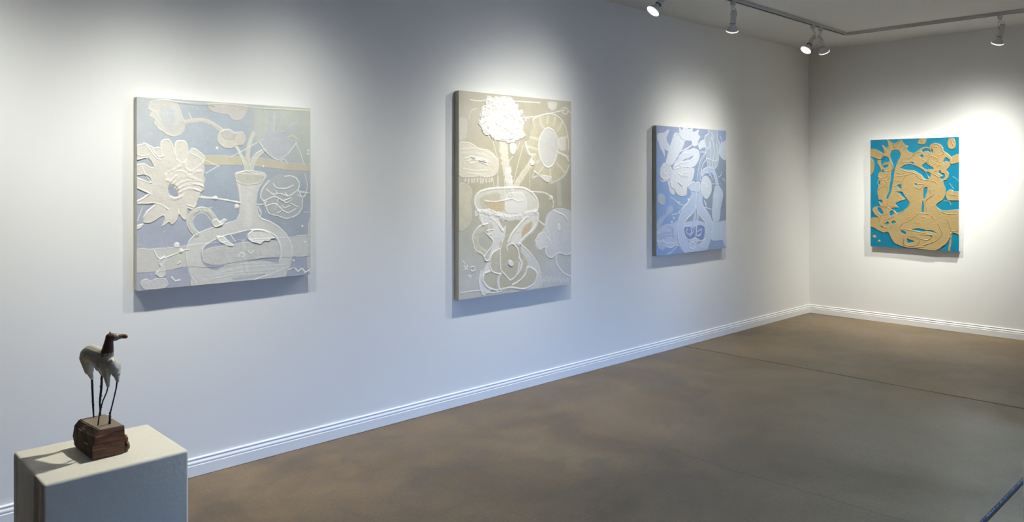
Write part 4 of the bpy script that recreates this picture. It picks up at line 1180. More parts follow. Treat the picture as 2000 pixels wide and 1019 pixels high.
    @staticmethod
    def components(mask):
        """label the 8-connected pieces of a mask by runs and union-find"""
        lab = np.full(mask.shape, -1, np.int64)
        par = []
        def find(a):
            while par[a] != a:
                par[a] = par[par[a]]
                a = par[a]
            return a
        prev = []
        rows = []
        for j in range(mask.shape[0]):
            r = np.flatnonzero(np.diff(np.concatenate(([0], mask[j].astype(np.int8), [0]))))
            cur = []
            for s, e in zip(r[::2], r[1::2]):
                i = len(par)
                par.append(i)
                for (s2, e2, i2) in prev:
                    if s2 < e and e2 > s:
                        a, b = find(i), find(i2)
                        if a != b:
                            par[a] = b
                cur.append((s, e, i))
            rows.append(cur)
            prev = cur
        for j, cur in enumerate(rows):
            for s, e, i in cur:
                lab[j, s:e] = find(i)
        return lab

    def meshes(self, m, parent, gloss=None):
        """one mesh per motif: a relief that stands out of the canvas (local X right, Z up, front towards -Y)"""
        ny, nx = self.ny, self.nx
        own = self.own[:-1, :-1]
        c = self.col / 255.0
        lin = np.where(c <= 0.04045, c / 12.92, ((c + 0.055) / 1.055) ** 2.4)
        lin = lin * np.array(self.pigment)
        lin = lin * np.minimum(1.0, 0.80 / lin.max(axis=2, keepdims=True))
        rgba = np.concatenate([lin, np.ones(lin.shape[:2] + (1,))], axis=2).reshape(-1, 4).astype(np.float32)
        XX, YY = np.meshgrid(self.x, self.y)
        co = np.stack([(XX - self.w / 2) / 1000, -self.hgt / 1000, (self.h / 2 - YY) / 1000], axis=2).reshape(-1, 3).astype(np.float32)
        idx = np.arange((ny + 1) * (nx + 1)).reshape(ny + 1, nx + 1)
        quads = np.stack([idx[:-1, :-1], idx[1:, :-1], idx[1:, 1:], idx[:-1, 1:]], axis=2)
        groups = []
        small = np.zeros(own.shape, bool)
        for k, name in enumerate(self.names):
            lab = self.components(own == k)
            ids, cnt = np.unique(lab[lab >= 0], return_counts=True)
            for i, n in zip(ids, cnt):
                if n * self.sx * self.sy < 260.0 or name in ('paint_splatter',):
                    small |= lab == i
                else:
                    groups.append((name, lab == i))
        if small.any():
            groups.append(('paint_splatter', small))
        for name, mask in groups:
            q = quads[mask]
            used, inv = np.unique(q.reshape(-1), return_inverse=True)
            me = bpy.data.meshes.new(name)
            me.vertices.add(len(used))
            me.vertices.foreach_set('co', co[used].reshape(-1))
            n = len(q)
            me.loops.add(4 * n)
            me.loops.foreach_set('vertex_index', inv.reshape(-1).astype(np.int32))
            me.polygons.add(n)
            me.polygons.foreach_set('loop_start', np.arange(0, 4 * n, 4, dtype=np.int32))
            me.polygons.foreach_set('use_smooth', np.ones(n, bool))
            at = me.color_attributes.new('paint', 'FLOAT_COLOR', 'POINT')
            at.data.foreach_set('color', rgba[used].reshape(-1))
            me.update(calc_edges=True)
            o = link(name, me, m, parent)
            o.location = (0, -DEPTH - 0.0002, 0)
            if name in ('paint_splatter', 'paint_drips'):
                o['kind'] = 'stuff'

def paint_mat(name, rough, spec=0.5):
    m = mat(name, (200, 200, 200), rough, 0, spec)
    a = nd(m, 'ShaderNodeVertexColor')
    a.layer_name = 'paint'
    lk(m, a.outputs['Color'], bsdf(m).inputs['Base Color'])
    tc = nd(m, 'ShaderNodeTexCoord')
    n = nd(m, 'ShaderNodeTexNoise', Scale=420.0, Detail=3.0)
    bp = nd(m, 'ShaderNodeBump', Strength=0.08, Distance=0.001)
    lk(m, tc.outputs['Object'], n.inputs['Vector'])
    lk(m, n.outputs['Fac'], bp.inputs['Height'])
    lk(m, bp.outputs['Normal'], bsdf(m).inputs['Normal'])
    return m

DEPTH = 0.042
m_paint = paint_mat('thick_acrylic', 0.42, 0.4)
m_gold = paint_mat('gold_acrylic', 0.40, 0.5)
def canvas_mat(name, c):
    m = mat(name, c, 0.75, 0, 0.3)
    noise_bump(m, 900.0, 0.2, 0.0006, 2.0)
    return m
def painting(key, name, label, w, h, loc, rotz, ground, step, mm, edge, seed, relief=0.6, pigment=(1.0, 1.0, 1.0)):
    t = thing(name, label, 'painting', loc)
    t.rotation_euler = (0, 0, rotz)
    me_edge = canvas_mat('canvas_edge', edge)
    bm = bmesh.new()
    box(bm, (-w / 2, -DEPTH, -h / 2), (w / 2, -0.004, h / 2), 0.0025, 2)
    from_bm('stretched_canvas', bm, me_edge, t)
    bm = bmesh.new()
    for (a, b) in (((-w / 2 + 0.01, -h / 2 + 0.01), (w / 2 - 0.01, -h / 2 + 0.05)), ((-w / 2 + 0.01, h / 2 - 0.05), (w / 2 - 0.01, h / 2 - 0.01)),
                   ((-w / 2 + 0.01, -h / 2 + 0.05), (-w / 2 + 0.05, h / 2 - 0.05)), ((w / 2 - 0.05, -h / 2 + 0.05), (w / 2 - 0.01, h / 2 - 0.05))):
        box(bm, (a[0], -0.004, a[1]), (b[0], -0.001, b[1]))
    from_bm('stretcher_frame', bm, m_wood_pale, t)
    cv = Canvas(w * 1000, h * 1000, step, ground, seed)
    cv.relief = relief
    cv.pigment = pigment
    cv.run(ART[key])
    cv.meshes(mm, t)
    return t
m_wood_pale = mat('pale_pine', (190, 160, 120), 0.7)

painting(1, 'relief_painting', 'square pale blue and white flower painting with round-bellied vase, leftmost on the wall', 0.910, 0.918, (-6.603, 0, 1.420), 0,
         (182, 188, 198), 2.0, m_paint, (206, 204, 196), 1, 0.45, (0.95, 0.945, 0.93))
painting(2, 'relief_painting', 'tall beige and white flower painting with looping vase, second from the left', 1.090, 1.361, (-4.534, 0, 1.381), 0,
         (192, 187, 170), 2.5, m_paint, (186, 183, 168), 2, 0.45, (0.98, 0.945, 0.92))
painting(3, 'relief_painting', 'blue and white flower painting with teardrop vase, nearest the room corner on the long wall', 1.108, 1.101, (-2.357, 0, 1.383), 0,
         (140, 160, 195), 3.0, m_paint, (168, 164, 154), 3, 0.45, (0.99, 1.01, 1.06))
painting(4, 'relief_painting', 'turquoise painting with thick gold flowers and vase on the end wall', 0.830, 1.104, (0, -1.096, 1.3315), -math.pi / 2,
         (0, 143, 178), 2.5, m_gold, (226, 228, 230), 4, 1.0, (0.63, 0.64, 0.668))

# ------------------------------------------------------------------ pedestals
m_ped = mat('pedestal_paint', (221, 214, 198), 0.6, 0, 0.3)
def build_ped_mat(m):
    tc = nd(m, 'ShaderNodeTexCoord')
    n = nd(m, 'ShaderNodeTexNoise', Scale=55.0, Detail=6.0, Roughness=0.65)
    bp = nd(m, 'ShaderNodeBump', Strength=0.30, Distance=0.004)
    lk(m, tc.outputs['Object'], n.inputs['Vector'])
    lk(m, n.outputs['Fac'], bp.inputs['Height'])
    lk(m, bp.outputs['Normal'], bsdf(m).inputs['Normal'])
    mp = nd(m, 'ShaderNodeMapping')
    mp.inputs['Scale'].default_value = (14.0, 14.0, 2.2)
    lk(m, tc.outputs['Object'], mp.inputs['Vector'])
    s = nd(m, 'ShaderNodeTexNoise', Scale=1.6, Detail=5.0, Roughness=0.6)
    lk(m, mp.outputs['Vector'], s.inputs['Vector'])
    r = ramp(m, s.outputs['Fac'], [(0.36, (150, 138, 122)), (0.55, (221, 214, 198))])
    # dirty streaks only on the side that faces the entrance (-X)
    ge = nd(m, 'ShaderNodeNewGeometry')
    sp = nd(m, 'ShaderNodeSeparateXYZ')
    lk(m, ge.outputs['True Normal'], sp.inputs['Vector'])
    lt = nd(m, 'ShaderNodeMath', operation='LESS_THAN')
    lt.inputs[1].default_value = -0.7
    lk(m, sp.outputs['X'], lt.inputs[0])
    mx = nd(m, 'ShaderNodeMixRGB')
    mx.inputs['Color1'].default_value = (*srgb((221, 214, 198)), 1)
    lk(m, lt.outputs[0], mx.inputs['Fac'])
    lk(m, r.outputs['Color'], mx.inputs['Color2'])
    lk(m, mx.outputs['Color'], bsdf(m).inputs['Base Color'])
build_ped_mat(m_ped)
def pedestal(label, x0, x1, y0, y1, h):
    t = thing('pedestal', label, 'pedestal', ((x0 + x1) / 2, (y0 + y1) / 2, 0))
    hx, hy = (x1 - x0) / 2, (y1 - y0) / 2
    bm = bmesh.new()
    box(bm, (-hx, -hy, 0.05), (hx, hy, h), 0.007, 4)
    from_bm('body', bm, m_ped, t, True)
    bm = bmesh.new()
    box(bm, (-hx + 0.02, -hy + 0.02, 0.0), (hx - 0.02, hy - 0.02, 0.05))
    from_bm('toe_kick', bm, m_ped, t)
    return t
pedestal('white pedestal carrying the horse sculpture', -7.9, -7.595, -2.047, -1.772, 0.85)
pedestal('white pedestal cut off at the right edge of the picture', -6.236, -5.93, -3.745, -3.44, 0.85)

# ------------------------------------------------------------------ horse sculpture
m_dark_wood = mat('dark_wood', (92, 56, 36), 0.45, 0, 0.5)
def build_wood(m):
    tc = nd(m, 'ShaderNodeTexCoord')
    mp = nd(m, 'ShaderNodeMapping')
    mp.inputs['Scale'].default_value = (6.0, 22.0, 60.0)
    mp.inputs['Rotation'].default_value = (0, 0.35, 0.1)
    lk(m, tc.outputs['Object'], mp.inputs['Vector'])
    n = nd(m, 'ShaderNodeTexNoise', Scale=2.2, Detail=6.0, Roughness=0.65, Distortion=0.8)
    lk(m, mp.outputs['Vector'], n.inputs['Vector'])
    r = ramp(m, n.outputs['Fac'], [(0.30, (52, 28, 18)), (0.5, (104, 62, 38)), (0.7, (140, 92, 58))])
    lk(m, r.outputs['Color'], bsdf(m).inputs['Base Color'])
    bp = nd(m, 'ShaderNodeBump', Strength=0.35, Distance=0.002)
    lk(m, n.outputs['Fac'], bp.inputs['Height'])
    lk(m, bp.outputs['Normal'], bsdf(m).inputs['Normal'])
build_wood(m_dark_wood)
m_top_wood = mat('greyish_wood_top', (122, 104, 84), 0.5)  # paler, greyer wood colour for the upward faces
noise_bump(m_top_wood, 120.0, 0.3, 0.002)
m_bark = mat('bark', (70, 50, 36), 0.85)
tcb, nb = noise_bump(m_bark, 70.0, 0.9, 0.006, 6.0)
rb_ = ramp(m_bark, nb.outputs['Fac'], [(0.3, (34, 24, 18)), (0.7, (108, 84, 60))])
lk(m_bark, rb_.outputs['Color'], bsdf(m_bark).inputs['Base Color'])
m_wire = mat('black_wire', (24, 20, 18), 0.55)

HO = Vector((-7.745, -1.900, 0.85))
horse = thing('horse_sculpture', 'small white and brown horse sculpture on wire legs and a dark wood block', 'sculpture', HO)
def L(x, y, z):
    return Vector((x, y, z)) - HO

# wood block: irregular, bark on the left side
bm = bmesh.new()
bt = 0.916
low = [(-7.783, -1.966), (-7.7105, -1.964), (-7.708, -1.838), (-7.776, -1.834)]
ring0 = [bm.verts.new(L(x, y, 0.8505)) for x, y in [(-7.781, -1.965), (-7.7125, -1.965), (-7.710, -1.838), (-7.785, -1.838)]]
ring1 = [bm.verts.new(L(x, y, 0.882)) for x, y in [(-7.7835, -1.967), (-7.7122, -1.967), (-7.709, -1.836), (-7.7905, -1.839)]]
ring2 = [bm.verts.new(L(x, y, 0.902)) for x, y in [(-7.7785, -1.967), (-7.7128, -1.966), (-7.711, -1.836), (-7.787, -1.840)]]
ring3 = [bm.verts.new(L(x, y, bt)) for x, y in [(-7.766, -1.9645), (-7.7135, -1.9645), (-7.719, -1.838), (-7.777, -1.840)]]
rings = [ring0, ring1, ring2, ring3]
for i in range(3):
    for k in range(4):
        bm.faces.new((rings[i][k], rings[i][(k + 1) % 4], rings[i + 1][(k + 1) % 4], rings[i + 1][k]))
bm.faces.new(ring0[::-1])
topf = bm.faces.new(ring3)
bmesh.ops.recalc_face_normals(bm, faces=bm.faces)
bmesh.ops.bevel(bm, geom=list(bm.edges), offset=0.0016, segments=2, affect='EDGES')
bmesh.ops.subdivide_edges(bm, edges=[e for e in bm.edges if e.calc_length() > 0.02], cuts=4, use_grid_fill=True)
rnd = random.Random(4)
bm.normal_update()
for v in bm.verts:
    side = 1.0 if v.normal.x < -0.5 else 0.25
    if v.normal.z < 0.7 and v.co.z > 0.003:
        v.co += v.normal * rnd.uniform(-1, 1) * 0.0018 * side
blk = from_bm('wood_block', bm, m_dark_wood, horse)
blk.data.materials.append(m_bark)
blk.data.materials.append(m_top_wood)
for p in blk.data.polygons:
    if p.normal.x < -0.55:
        p.material_index = 1
    elif p.normal.z > 0.75:
        p.material_index = 2
# knob of wood on the right of the block
bm = bmesh.new()
bmesh.ops.create_icosphere(bm, subdivisions=3, radius=1.0)
for v in bm.verts:
    f = 1 + 0.12 * math.sin(7 * v.co.x + 3 * v.co.z) * math.sin(6 * v.co.y)
    v.co = Vector((v.co.x * 0.0085 * f, v.co.y * 0.016 * f, v.co.z * 0.0115 * f)) + L(-7.7045, -1.945, 0.8625)
from_bm('wood_knob', bm, m_dark_wood, blk, True)
bm = bmesh.new()
bmesh.ops.create_icosphere(bm, subdivisions=3, radius=1.0)
for v in bm.verts:
    f = 1 + 0.10 * math.sin(8 * v.co.y + 2 * v.co.z)
    v.co = Vector((v.co.x * 0.0055 * f, v.co.y * 0.011 * f, v.co.z * 0.009 * f)) + L(-7.7065, -1.948, 0.879)
from_bm('wood_knob', bm, m_dark_wood, blk, True)

# body: tapered limbs and swellings fused into one skin
def blob(bm, a, b, ra, rb, seg=16, n=8, flat=1.0):
    """a tapered capsule from a to b"""
    a, b = Vector(a), Vector(b)
    d = (b - a)
    Lg = max(d.length, 1e-5)
    t = d / Lg
    pts, rs = [], []
    for i in range(n):
        f = i / (n - 1) * math.pi / 2
        pts.append(a - t * ra * math.cos(f)); rs.append(max(ra * math.sin(f), 1e-4))
    for i in range(1, 4):
        s = i / 4
        pts.append(a + d * s); rs.append(ra + (rb - ra) * s)
    for i in range(n):
        f = (1 - i / (n - 1)) * math.pi / 2
        pts.append(b + t * rb * math.cos(f)); rs.append(max(rb * math.sin(f), 1e-4))
    tube(bm, pts, rs, seg)
bm = bmesh.new()
B = []
def cap(a, b, ra, rb, k=1.0):
    blob(bm, L(*a), L(*b), ra * 1.1 * k, rb * 1.1 * k)
cap((-7.7585, -1.853, 1.070), (-7.757, -1.862, 1.075), 0.0185, 0.0182)        # croup
cap((-7.7640, -1.850, 1.064), (-7.7575, -1.849, 1.032), 0.0138, 0.0096)       # near thigh
cap((-7.7580, -1.849, 1.034), (-7.7515, -1.850, 1.012), 0.0080, 0.0036)       # near gaskin
cap((-7.7430, -1.852, 1.064), (-7.7360, -1.853, 1.036), 0.0125, 0.0085)       # far thigh
cap((-7.7360, -1.853, 1.038), (-7.7300, -1.854, 1.018), 0.0070, 0.0032)       # far gaskin
cap((-7.756, -1.862, 1.076), (-7.7455, -1.905, 1.0735), 0.0180, 0.0165)       # barrel and back
cap((-7.752, -1.880, 1.0665), (-7.744, -1.915, 1.060), 0.0150, 0.0175)
cap((-7.7435, -1.915, 1.066), (-7.7350, -1.930, 1.058), 0.0170, 0.0165)       # shoulders
cap((-7.7440, -1.930, 1.058), (-7.7430, -1.934, 1.034), 0.0125, 0.0085)       # near shoulder
cap((-7.7260, -1.937, 1.050), (-7.7245, -1.942, 1.036), 0.0125, 0.0088)       # far shoulder point
cap((-7.7350, -1.940, 1.060), (-7.7290, -1.941, 1.048), 0.0115, 0.0115)       # breast
cap((-7.7430, -1.934, 1.034), (-7.7402, -1.935, 1.006), 0.0075, 0.0030)       # near forearm stub
cap((-7.7240, -1.942, 1.034), (-7.7222, -1.945, 1.017), 0.0070, 0.0032)       # far forearm stub
cap((-7.7405, -1.925, 1.074), (-7.7395, -1.934, 1.100), 0.0148, 0.0108)       # neck
cap((-7.7395, -1.934, 1.100), (-7.7385, -1.939, 1.1225), 0.0108, 0.0074)
cap((-7.7375, -1.939, 1.1225), (-7.7260, -1.942, 1.1215), 0.0070, 0.0066, 1.25)     # head
cap((-7.7260, -1.942, 1.1215), (-7.7140, -1.946, 1.1225), 0.0056, 0.0042, 1.22)
cap((-7.7140, -1.946, 1.1225), (-7.7055, -1.949, 1.1215), 0.0041, 0.0040, 1.22)     # muzzle
cap((-7.7380, -1.9385, 1.127), (-7.7372, -1.939, 1.1362), 0.0022, 0.0009)     # ear
cap((-7.7345, -1.9345, 1.127), (-7.7340, -1.933, 1.1330), 0.0020, 0.0009)     # ear
me = bpy.data.meshes.new('body_parts')
bmesh.ops.recalc_face_normals(bm, faces=bm.faces)
bm.to_mesh(me)
bm.free()
tmp = bpy.data.objects.new('tmp_body', me)
COL.objects.link(tmp)
md = tmp.modifiers.new('fuse', 'REMESH')
md.mode = 'VOXEL'
md.voxel_size = 0.0008
sm = tmp.modifiers.new('smooth', 'SMOOTH')
sm.factor = 0.5
sm.iterations = 8
dg = bpy.context.evaluated_depsgraph_get()
body_me = bpy.data.meshes.new_from_object(tmp.evaluated_get(dg))
bpy.data.objects.remove(tmp, do_unlink=True)
body_me.name = 'body'
for p in body_me.polygons:
    p.use_smooth = True
# glaze colours: off-white body, rust brown neck, grey head with brown muzzle
nv = len(body_me.vertices)
co = np.empty(nv * 3, np.float32)
body_me.vertices.foreach_get('co', co)
co = co.reshape(-1, 3) + np.array(HO)
white, brown, grey, rust = (np.array(srgb(c)) for c in ((184, 178, 162), (84, 56, 40), (140, 128, 114), (112, 72, 44)))
def sstep(a, b, x):
    t = np.clip((x - a) / (b - a), 0, 1)
    return t * t * (3 - 2 * t)
wob = 0.003 * np.sin(co[:, 0] * 900 + co[:, 1] * 400) + 0.002 * np.sin(co[:, 2] * 700)
front = sstep(-1.905, -1.922, co[:, 1])
w_neck = sstep(1.076, 1.090, co[:, 2] + wob) * front
w_head = sstep(-7.7330, -7.7300, co[:, 0]) * sstep(1.113, 1.116, co[:, 2])
w_muz = sstep(-7.7185, -7.7130, co[:, 0] + wob) * sstep(1.110, 1.114, co[:, 2])
w_tip = sstep(-7.7065, -7.7030, co[:, 0]) * w_muz
c = white[None, :] * np.ones((nv, 1))
for w, k in ((w_neck, brown), (w_head, grey), (w_muz, rust), (w_tip, np.array(srgb((190, 160, 120))))):
    c = c * (1 - w[:, None]) + k[None, :] * w[:, None]
at = body_me.color_attributes.new('paint', 'FLOAT_COLOR', 'POINT')
at.data.foreach_set('color', np.concatenate([c, np.ones((nv, 1))], axis=1).astype(np.float32).reshape(-1))
m_horse = paint_mat('horse_glaze', 0.30, 0.5)
link('body', body_me, m_horse, horse)

def spiral(bm, a, b, r, turns, rw, seed):
    a, b = Vector(a), Vector(b)
    rn = random.Random(seed)
    pts = []
    n = turns * 14
    for i in range(n + 1):
        f = i / n
        t = 2 * math.pi * turns * f
        rr = r * (0.85 + 0.25 * math.sin(t * 0.37 + seed) + 0.15 * math.sin(t * 0.83))
        pts.append(a + (b - a) * f + Vector((rr * math.cos(t), rr * math.sin(t), 0.0008 * math.sin(t * 1.3))))
    tube(bm, pts, rw, 5)
def wire_leg(pts, r, wraps=()):
    bm = bmesh.new()
    tube(bm, [L(*p) for p in pts], r, 8)
    lg = from_bm('wire_leg', bm, m_wire, horse, True)
    for i, (a, b, rad, turns, seed) in enumerate(wraps):
        bm = bmesh.new()
        spiral(bm, L(*a), L(*b), rad, turns, 0.0007, seed)
        from_bm('wire_wrapping', bm, m_wire, lg, True)
wire_leg([(-7.7515, -1.850, 1.016), (-7.7505, -1.850, 0.990), (-7.7485, -1.849, 0.945), (-7.7467, -1.8475, 0.912)], [0.0026, 0.0026, 0.0024, 0.0016],
         [((-7.7502, -1.850, 0.995), (-7.7487, -1.849, 0.946), 0.0024, 3, 1)])
wire_leg([(-7.7300, -1.854, 1.022), (-7.7305, -1.852, 0.990), (-7.7335, -1.849, 0.950), (-7.7310, -1.8462, 0.912)], [0.0026, 0.0030, 0.0024, 0.0016],
         [((-7.7300, -1.853, 1.012), (-7.7325, -1.850, 0.955), 0.0030, 6, 2)])
wire_leg([(-7.7402, -1.935, 1.008), (-7.7425, -1.933, 0.993), (-7.7500, -1.929, 0.972), (-7.7560, -1.925, 0.945), (-7.7587, -1.922, 0.912)], [0.0016, 0.0016, 0.0016, 0.0016, 0.0015],
         [((-7.7515, -1.928, 0.965), (-7.7545, -1.926, 0.950), 0.0024, 4, 3)])
wire_leg([(-7.7228, -1.944, 1.022), (-7.7245, -1.942, 1.000), (-7.7300, -1.937, 0.968), (-7.7345, -1.932, 0.942), (-7.7351, -1.929, 0.912)], [0.0018, 0.0018, 0.0017, 0.0018, 0.0026],
         [((-7.7345, -1.931, 0.944), (-7.7351, -1.929, 0.917), 0.0030, 5, 4)])

# ------------------------------------------------------------------ track lighting
m_track = mat('track_white', (196, 195, 192), 0.5, 0, 0.4)
m_slot = mat('track_slot_black', (14, 14, 14), 0.6)
m_lampw = mat('lamp_white_metal', (200, 199, 195), 0.42, 0, 0.5)
m_black = mat('gasket_black', (12, 12, 12), 0.5)
m_bulb = mat('bulb_reflector', (206, 206, 208), 0.35, 0, 0.5)
m_face = bpy.data.materials.new('bulb_lens_lit')
m_face.use_nodes = True
bf = bsdf(m_face)
bf.inputs['Base Color'].default_value = (0.9, 0.9, 0.88, 1)
bf.inputs['Emission Color'].default_value = (*LAMP_COL, 1)
bf.inputs['Emission Strength'].default_value = 7.0
m_rim = bpy.data.materials.new('bulb_rim_glow')
m_rim.use_nodes = True
br = bsdf(m_rim)
br.inputs['Base Color'].default_value = (0.9, 0.9, 0.88, 1)
br.inputs['Emission Color'].default_value = (*LAMP_COL, 1)
br.inputs['Emission Strength'].default_value = 0.9

TY, TX, TZ0 = -0.748, -0.797, CEIL - 0.026
def track(name, label, a, b, axis, inner):
    """rail on the ceiling from a to b; axis 0 runs along X, 1 along Y"""
    t = thing(name, label, 'light track', (*a, CEIL), 'ceiling light tracks')
    d = b[axis] - a[axis]
    def bb(bm, l0, l1, s0, s1, z0, z1, bev=0.0):
        lo, hi = [0, 0, z0 - CEIL], [0, 0, z1 - CEIL]
        lo[axis], hi[axis] = min(l0, l1), max(l0, l1)
        lo[1 - axis], hi[1 - axis] = s0, s1
        box(bm, lo, hi, bev, 1)
    bm = bmesh.new()
    bb(bm, 0, d, -0.017, -0.012, TZ0, CEIL)
    bb(bm, 0, d, 0.012, 0.017, TZ0, CEIL)
    bb(bm, 0, d, -0.012, 0.012, CEIL - 0.008, CEIL)
    from_bm('rail', bm, m_track, t)
    bm = bmesh.new()
    bb(bm, 0, d, -0.0115, 0.0115, CEIL - 0.0245, CEIL - 0.0085)
    from_bm('slot', bm, m_slot, t)
    bm = bmesh.new()
    e = -0.012 * (1 if d > 0 else -1)
    bb(bm, d - 0.02 * (1 if d > 0 else -1), d, -0.018, 0.018, TZ0 - 0.001, CEIL)
    from_bm('end_cap', bm, m_track, t)
    return t
tr = track('ceiling_track', 'long white ceiling light track running above the left wall paintings', (TX - 0.03, TY), (-9.4, TY), 0, 1)
track('ceiling_track', 'white ceiling light track running along the end wall', (TX, TY - 0.03), (TX, YS + 0.1), 1, 1)
track('ceiling_track', 'short white ceiling light track above the pedestal', (-5.6, -1.85), (-7.8, -1.85), 0, 1)
cn = thing('track_connector', 'white elbow joining the two ceiling tracks near the room corner', 'track connector', (TX, TY, CEIL))
bm = bmesh.new()
box(bm, (-0.03, -0.018, -0.028), (0.018, 0.018, 0.0), 0.002, 1)
box(bm, (-0.018, -0.03, -0.028), (0.018, -0.018, 0.0), 0.0, 1)
from_bm('elbow', bm, m_track, cn)
bm = bmesh.new()
box(bm, (-0.010, -0.010, -0.030), (0.010, 0.010, -0.028), 0.0, 1)
from_bm('elbow_cover', bm, m_track, cn)

def lamp_meshes():
    """head built along -Z: socket top at 0, lens at the bottom"""
    out = {}
    bm = bmesh.new()
    lathe(bm, [(0.006, 0.0), (0.018, -0.001), (0.0205, -0.004), (0.0215, -0.05), (0.0225, -0.095), (0.0225, -0.100), (0.0195, -0.100), (0.0190, -0.090)], 28)
    out['socket'] = bm
    bm = bmesh.new()
    lathe(bm, [(0.0215, -0.099), (0.0228, -0.0995), (0.0228, -0.1035), (0.0170, -0.1035)], 28, True)
    out['gasket_ring'] = bm
    bm = bmesh.new()
    lathe(bm, [(0.0165, -0.10056), (0.017, -0.11088), (0.02, -0.11604), (0.024, -0.12464), (0.032, -0.1341), (0.0384, -0.14356), (0.0428, -0.15216), (0.0448, -0.15904), (0.0456, -0.16076)], 48, True,
          lambda k, r, z: 1.0 + (0.022 if (k % 2 == 0 and -0.155 < z < -0.122) else 0.0))
    out['bulb_reflector'] = bm
    bm = bmesh.new()
    lathe(bm, [(0.0448, -0.16119), (0.0484, -0.16205), (0.0488, -0.16592), (0.046, -0.16893), (0.0424, -0.16893)], 64, True,
          lambda k, r, z: 1.0 - (0.018 if (k % 4 >= 2 and r > 0.0452) else 0.0))
    out['bulb_rim'] = bm
    bm = bmesh.new()
    lathe(bm, [(0.0436, -0.16936), (0.04, -0.17125), (0.028, -0.17366), (0.015, -0.17521), (0.002, -0.17555)], 40, True)
    out['bulb_lens'] = bm
    bm = bmesh.new()
    box(bm, (0.0215, -0.002, -0.045), (0.0228, 0.002, -0.022))
    box(bm, (-0.0228, -0.002, -0.045), (-0.0215, 0.002, -0.022))
    out['vent_slot'] = bm
    return out
HEAD_M = {'socket': m_lampw, 'gasket_ring': m_black, 'bulb_reflector': m_bulb, 'bulb_rim': m_rim, 'bulb_lens': m_face, 'vent_slot': m_black}
HEAD = {}
for k, b in lamp_meshes().items():
    me = bpy.data.meshes.new(k)
    b.normal_update()
    b.to_mesh(me)
    b.free()
    me.materials.append(HEAD_M[k])
    if k in ('socket', 'bulb_lens', 'bulb_reflector'):
        for p in me.polygons:
            p.use_smooth = True
    HEAD[k] = me
ADAPT = bpy.data.meshes.new('adapter')
b = bmesh.new()
box(b, (-0.018, -0.015, -0.032), (0.018, 0.015, 0.002), 0.003, 2)
lathe(b, [(0.008, -0.032), (0.0085, -0.040), (0.006, -0.044)], 16, True)
b.to_mesh(ADAPT)
b.free()
ADAPT.materials.append(m_lampw)

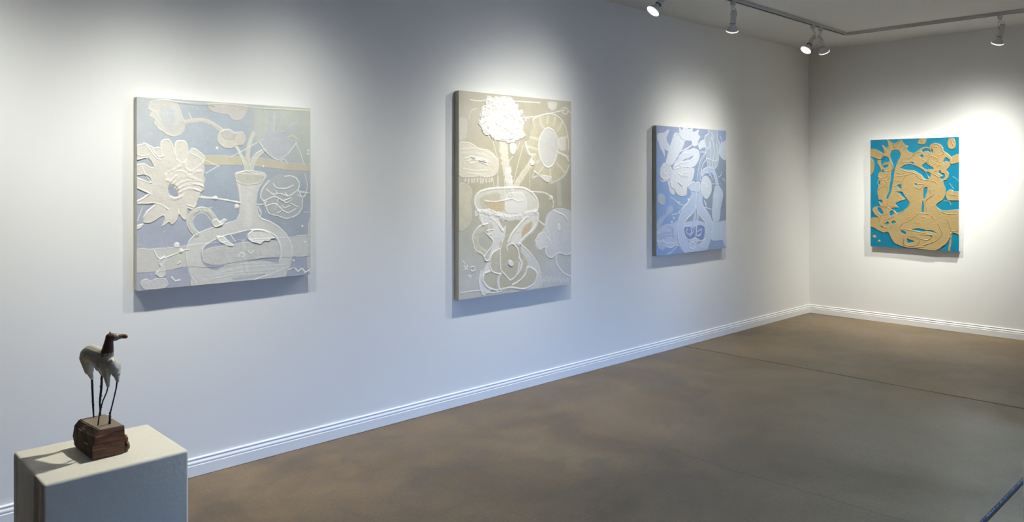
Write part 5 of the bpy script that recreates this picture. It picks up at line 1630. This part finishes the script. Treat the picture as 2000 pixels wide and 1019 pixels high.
def track_light(label, pos, head_top, aim, watts, sigma=27.0):
    """pos: on the track; head_top: top of the socket; aim: what it lights"""
    t = thing('track_light', label, 'track light', (pos[0], pos[1], TZ0 - 0.001), 'track lights')
    o0 = Vector(t.location)
    link('adapter', ADAPT, None, t)
    ht, am = Vector(head_top), Vector(aim)
    d = (am - ht).normalized()
    q = d.to_track_quat('-Z', 'Y')
    for k, me in HEAD.items():
        ob = link(k, me, None, t)
        ob.location = ht - o0
        ob.rotation_mode = 'QUATERNION'
        ob.rotation_quaternion = q
    # bent wire yoke from the adapter round to the back of the socket, and the aiming lever
    h = ht - o0
    side = Vector((d.y, -d.x, 0))
    side = side.normalized() if side.length > 1e-4 else Vector((1, 0, 0))
    back = Vector((-d.x, -d.y, 0)) * 0.035
    a0 = Vector((0, 0, -0.042))
    for s in (-1, 1):
        bm = bmesh.new()
        mid = a0 * 0.5 + h * 0.5 + side * 0.016 * s + back * (0.8 if s > 0 else 0.2)
        tube(bm, [a0 + side * 0.004 * s, a0 + side * 0.012 * s + Vector((0, 0, -0.008)), mid, h + side * 0.008 * s - d * 0.006, h + d * 0.004 + side * 0.004 * s], 0.0024, 6)
        from_bm('yoke_wire', bm, m_lampw, t, True)
    bm = bmesh.new()
    lv = a0 + side * -0.014 + back * 0.3
    tube(bm, [a0, lv + Vector((0, 0, -0.004)), lv + Vector((0, 0, -0.050)) - side * 0.004], 0.0018, 6)
    tube(bm, [lv + Vector((0, 0, -0.048)) - side * 0.004, lv + Vector((0, 0, -0.068)) - side * 0.005], 0.0036, 8)
    from_bm('aiming_lever', bm, m_lampw, t, True)
    sp = bpy.data.lights.new('lamp_light', 'SPOT')
    sp.energy = watts
    sp.color = LAMP_COL
    sp.spot_size = math.radians(160)
    sp.spot_blend = 1.0
    sp.shadow_soft_size = 0.03
    # beam profile of a flood reflector bulb: candlepower falls off as a bell curve about the axis
    sp.use_nodes = True
    nt = sp.node_tree
    em = nt.nodes['Emission']
    tcn = nt.nodes.new('ShaderNodeTexCoord')
    sx = nt.nodes.new('ShaderNodeSeparateXYZ')
    nt.links.new(tcn.outputs['Normal'], sx.inputs[0])
    src = sx.outputs['Z']
    for op, v in (('ABSOLUTE', None), ('ARCCOSINE', None), ('DIVIDE', math.radians(sigma)), ('POWER', 2.0), ('MULTIPLY', -1.0), ('EXPONENT', None)):
        mn = nt.nodes.new('ShaderNodeMath')
        mn.operation = op
        nt.links.new(src, mn.inputs[0])
        if v is not None:
            mn.inputs[1].default_value = v
        src = mn.outputs[0]
    nt.links.new(src, em.inputs['Strength'])
    so = bpy.data.objects.new('lamp_light', sp)
    COL.objects.link(so)
    so.parent = t
    so.location = h + d * 0.185
    so.rotation_mode = 'QUATERNION'
    so.rotation_quaternion = q
    return t

track_light('track light with glowing face at top centre, first in view from the left', (-3.76, TY), (-3.80, -0.765, 2.775), (-5.15, 0.0, 0.85), 82.0, 34.0)
track_light('track light seen from behind, pointing straight down between the two glowing lamps', (-2.89, TY), (-2.885, -0.755, 2.795), (-2.0, 0.0, 0.65), 75.0, 28.0)
track_light('track light with glowing face in the crossed pair near the room corner', (-1.513, TY), (-1.53, -0.775, 2.765), (-3.0, -0.05, 0.55), 130.0, 27.0)
track_light('track light turned away in the crossed pair near the room corner', (-1.357, TY), (-1.385, -0.745, 2.785), (0.0, -0.95, 0.55), 190.0, 27.0)
track_light('single track light on the end wall track at upper right', (TX, -2.043), (-0.800, -2.065, 2.785), (0.0, -1.25, 0.6), 290.0, 27.0)
track_light('track light above the tall beige painting, just out of view', (-4.75, TY), (-4.75, -0.76, 2.79), (-4.65, 0.0, 0.15), 122.0, 31.0)
track_light('track light to the right above the square painting, just out of view', (-6.3, TY), (-6.3, -0.76, 2.79), (-6.35, 0.0, 0.35), 80.0, 36.0)
track_light('track light to the left above the square painting, just out of view', (-7.05, TY), (-7.05, -0.76, 2.79), (-7.0, 0.0, 0.45), 118.0, 30.0)
track_light('track light at the far left end of the long track, just out of view', (-7.85, TY), (-7.85, -0.76, 2.79), (-7.9, 0.0, 0.65), 90.0, 36.0)
track_light('track light aimed at the horse sculpture, above the picture', (-6.62, -1.85), (-6.64, -1.85, 2.79), (-7.75, -1.90, 0.95), 150.0, 22.0)
track_light('added fill track light, out of view, bouncing warm light off the entrance floor', (-5.9, -1.85), (-5.92, -1.86, 2.79), (-8.4, -3.5, 0.0), 90.0, 20.0)  # added fill lamp; its floor bounce warms the pedestal front
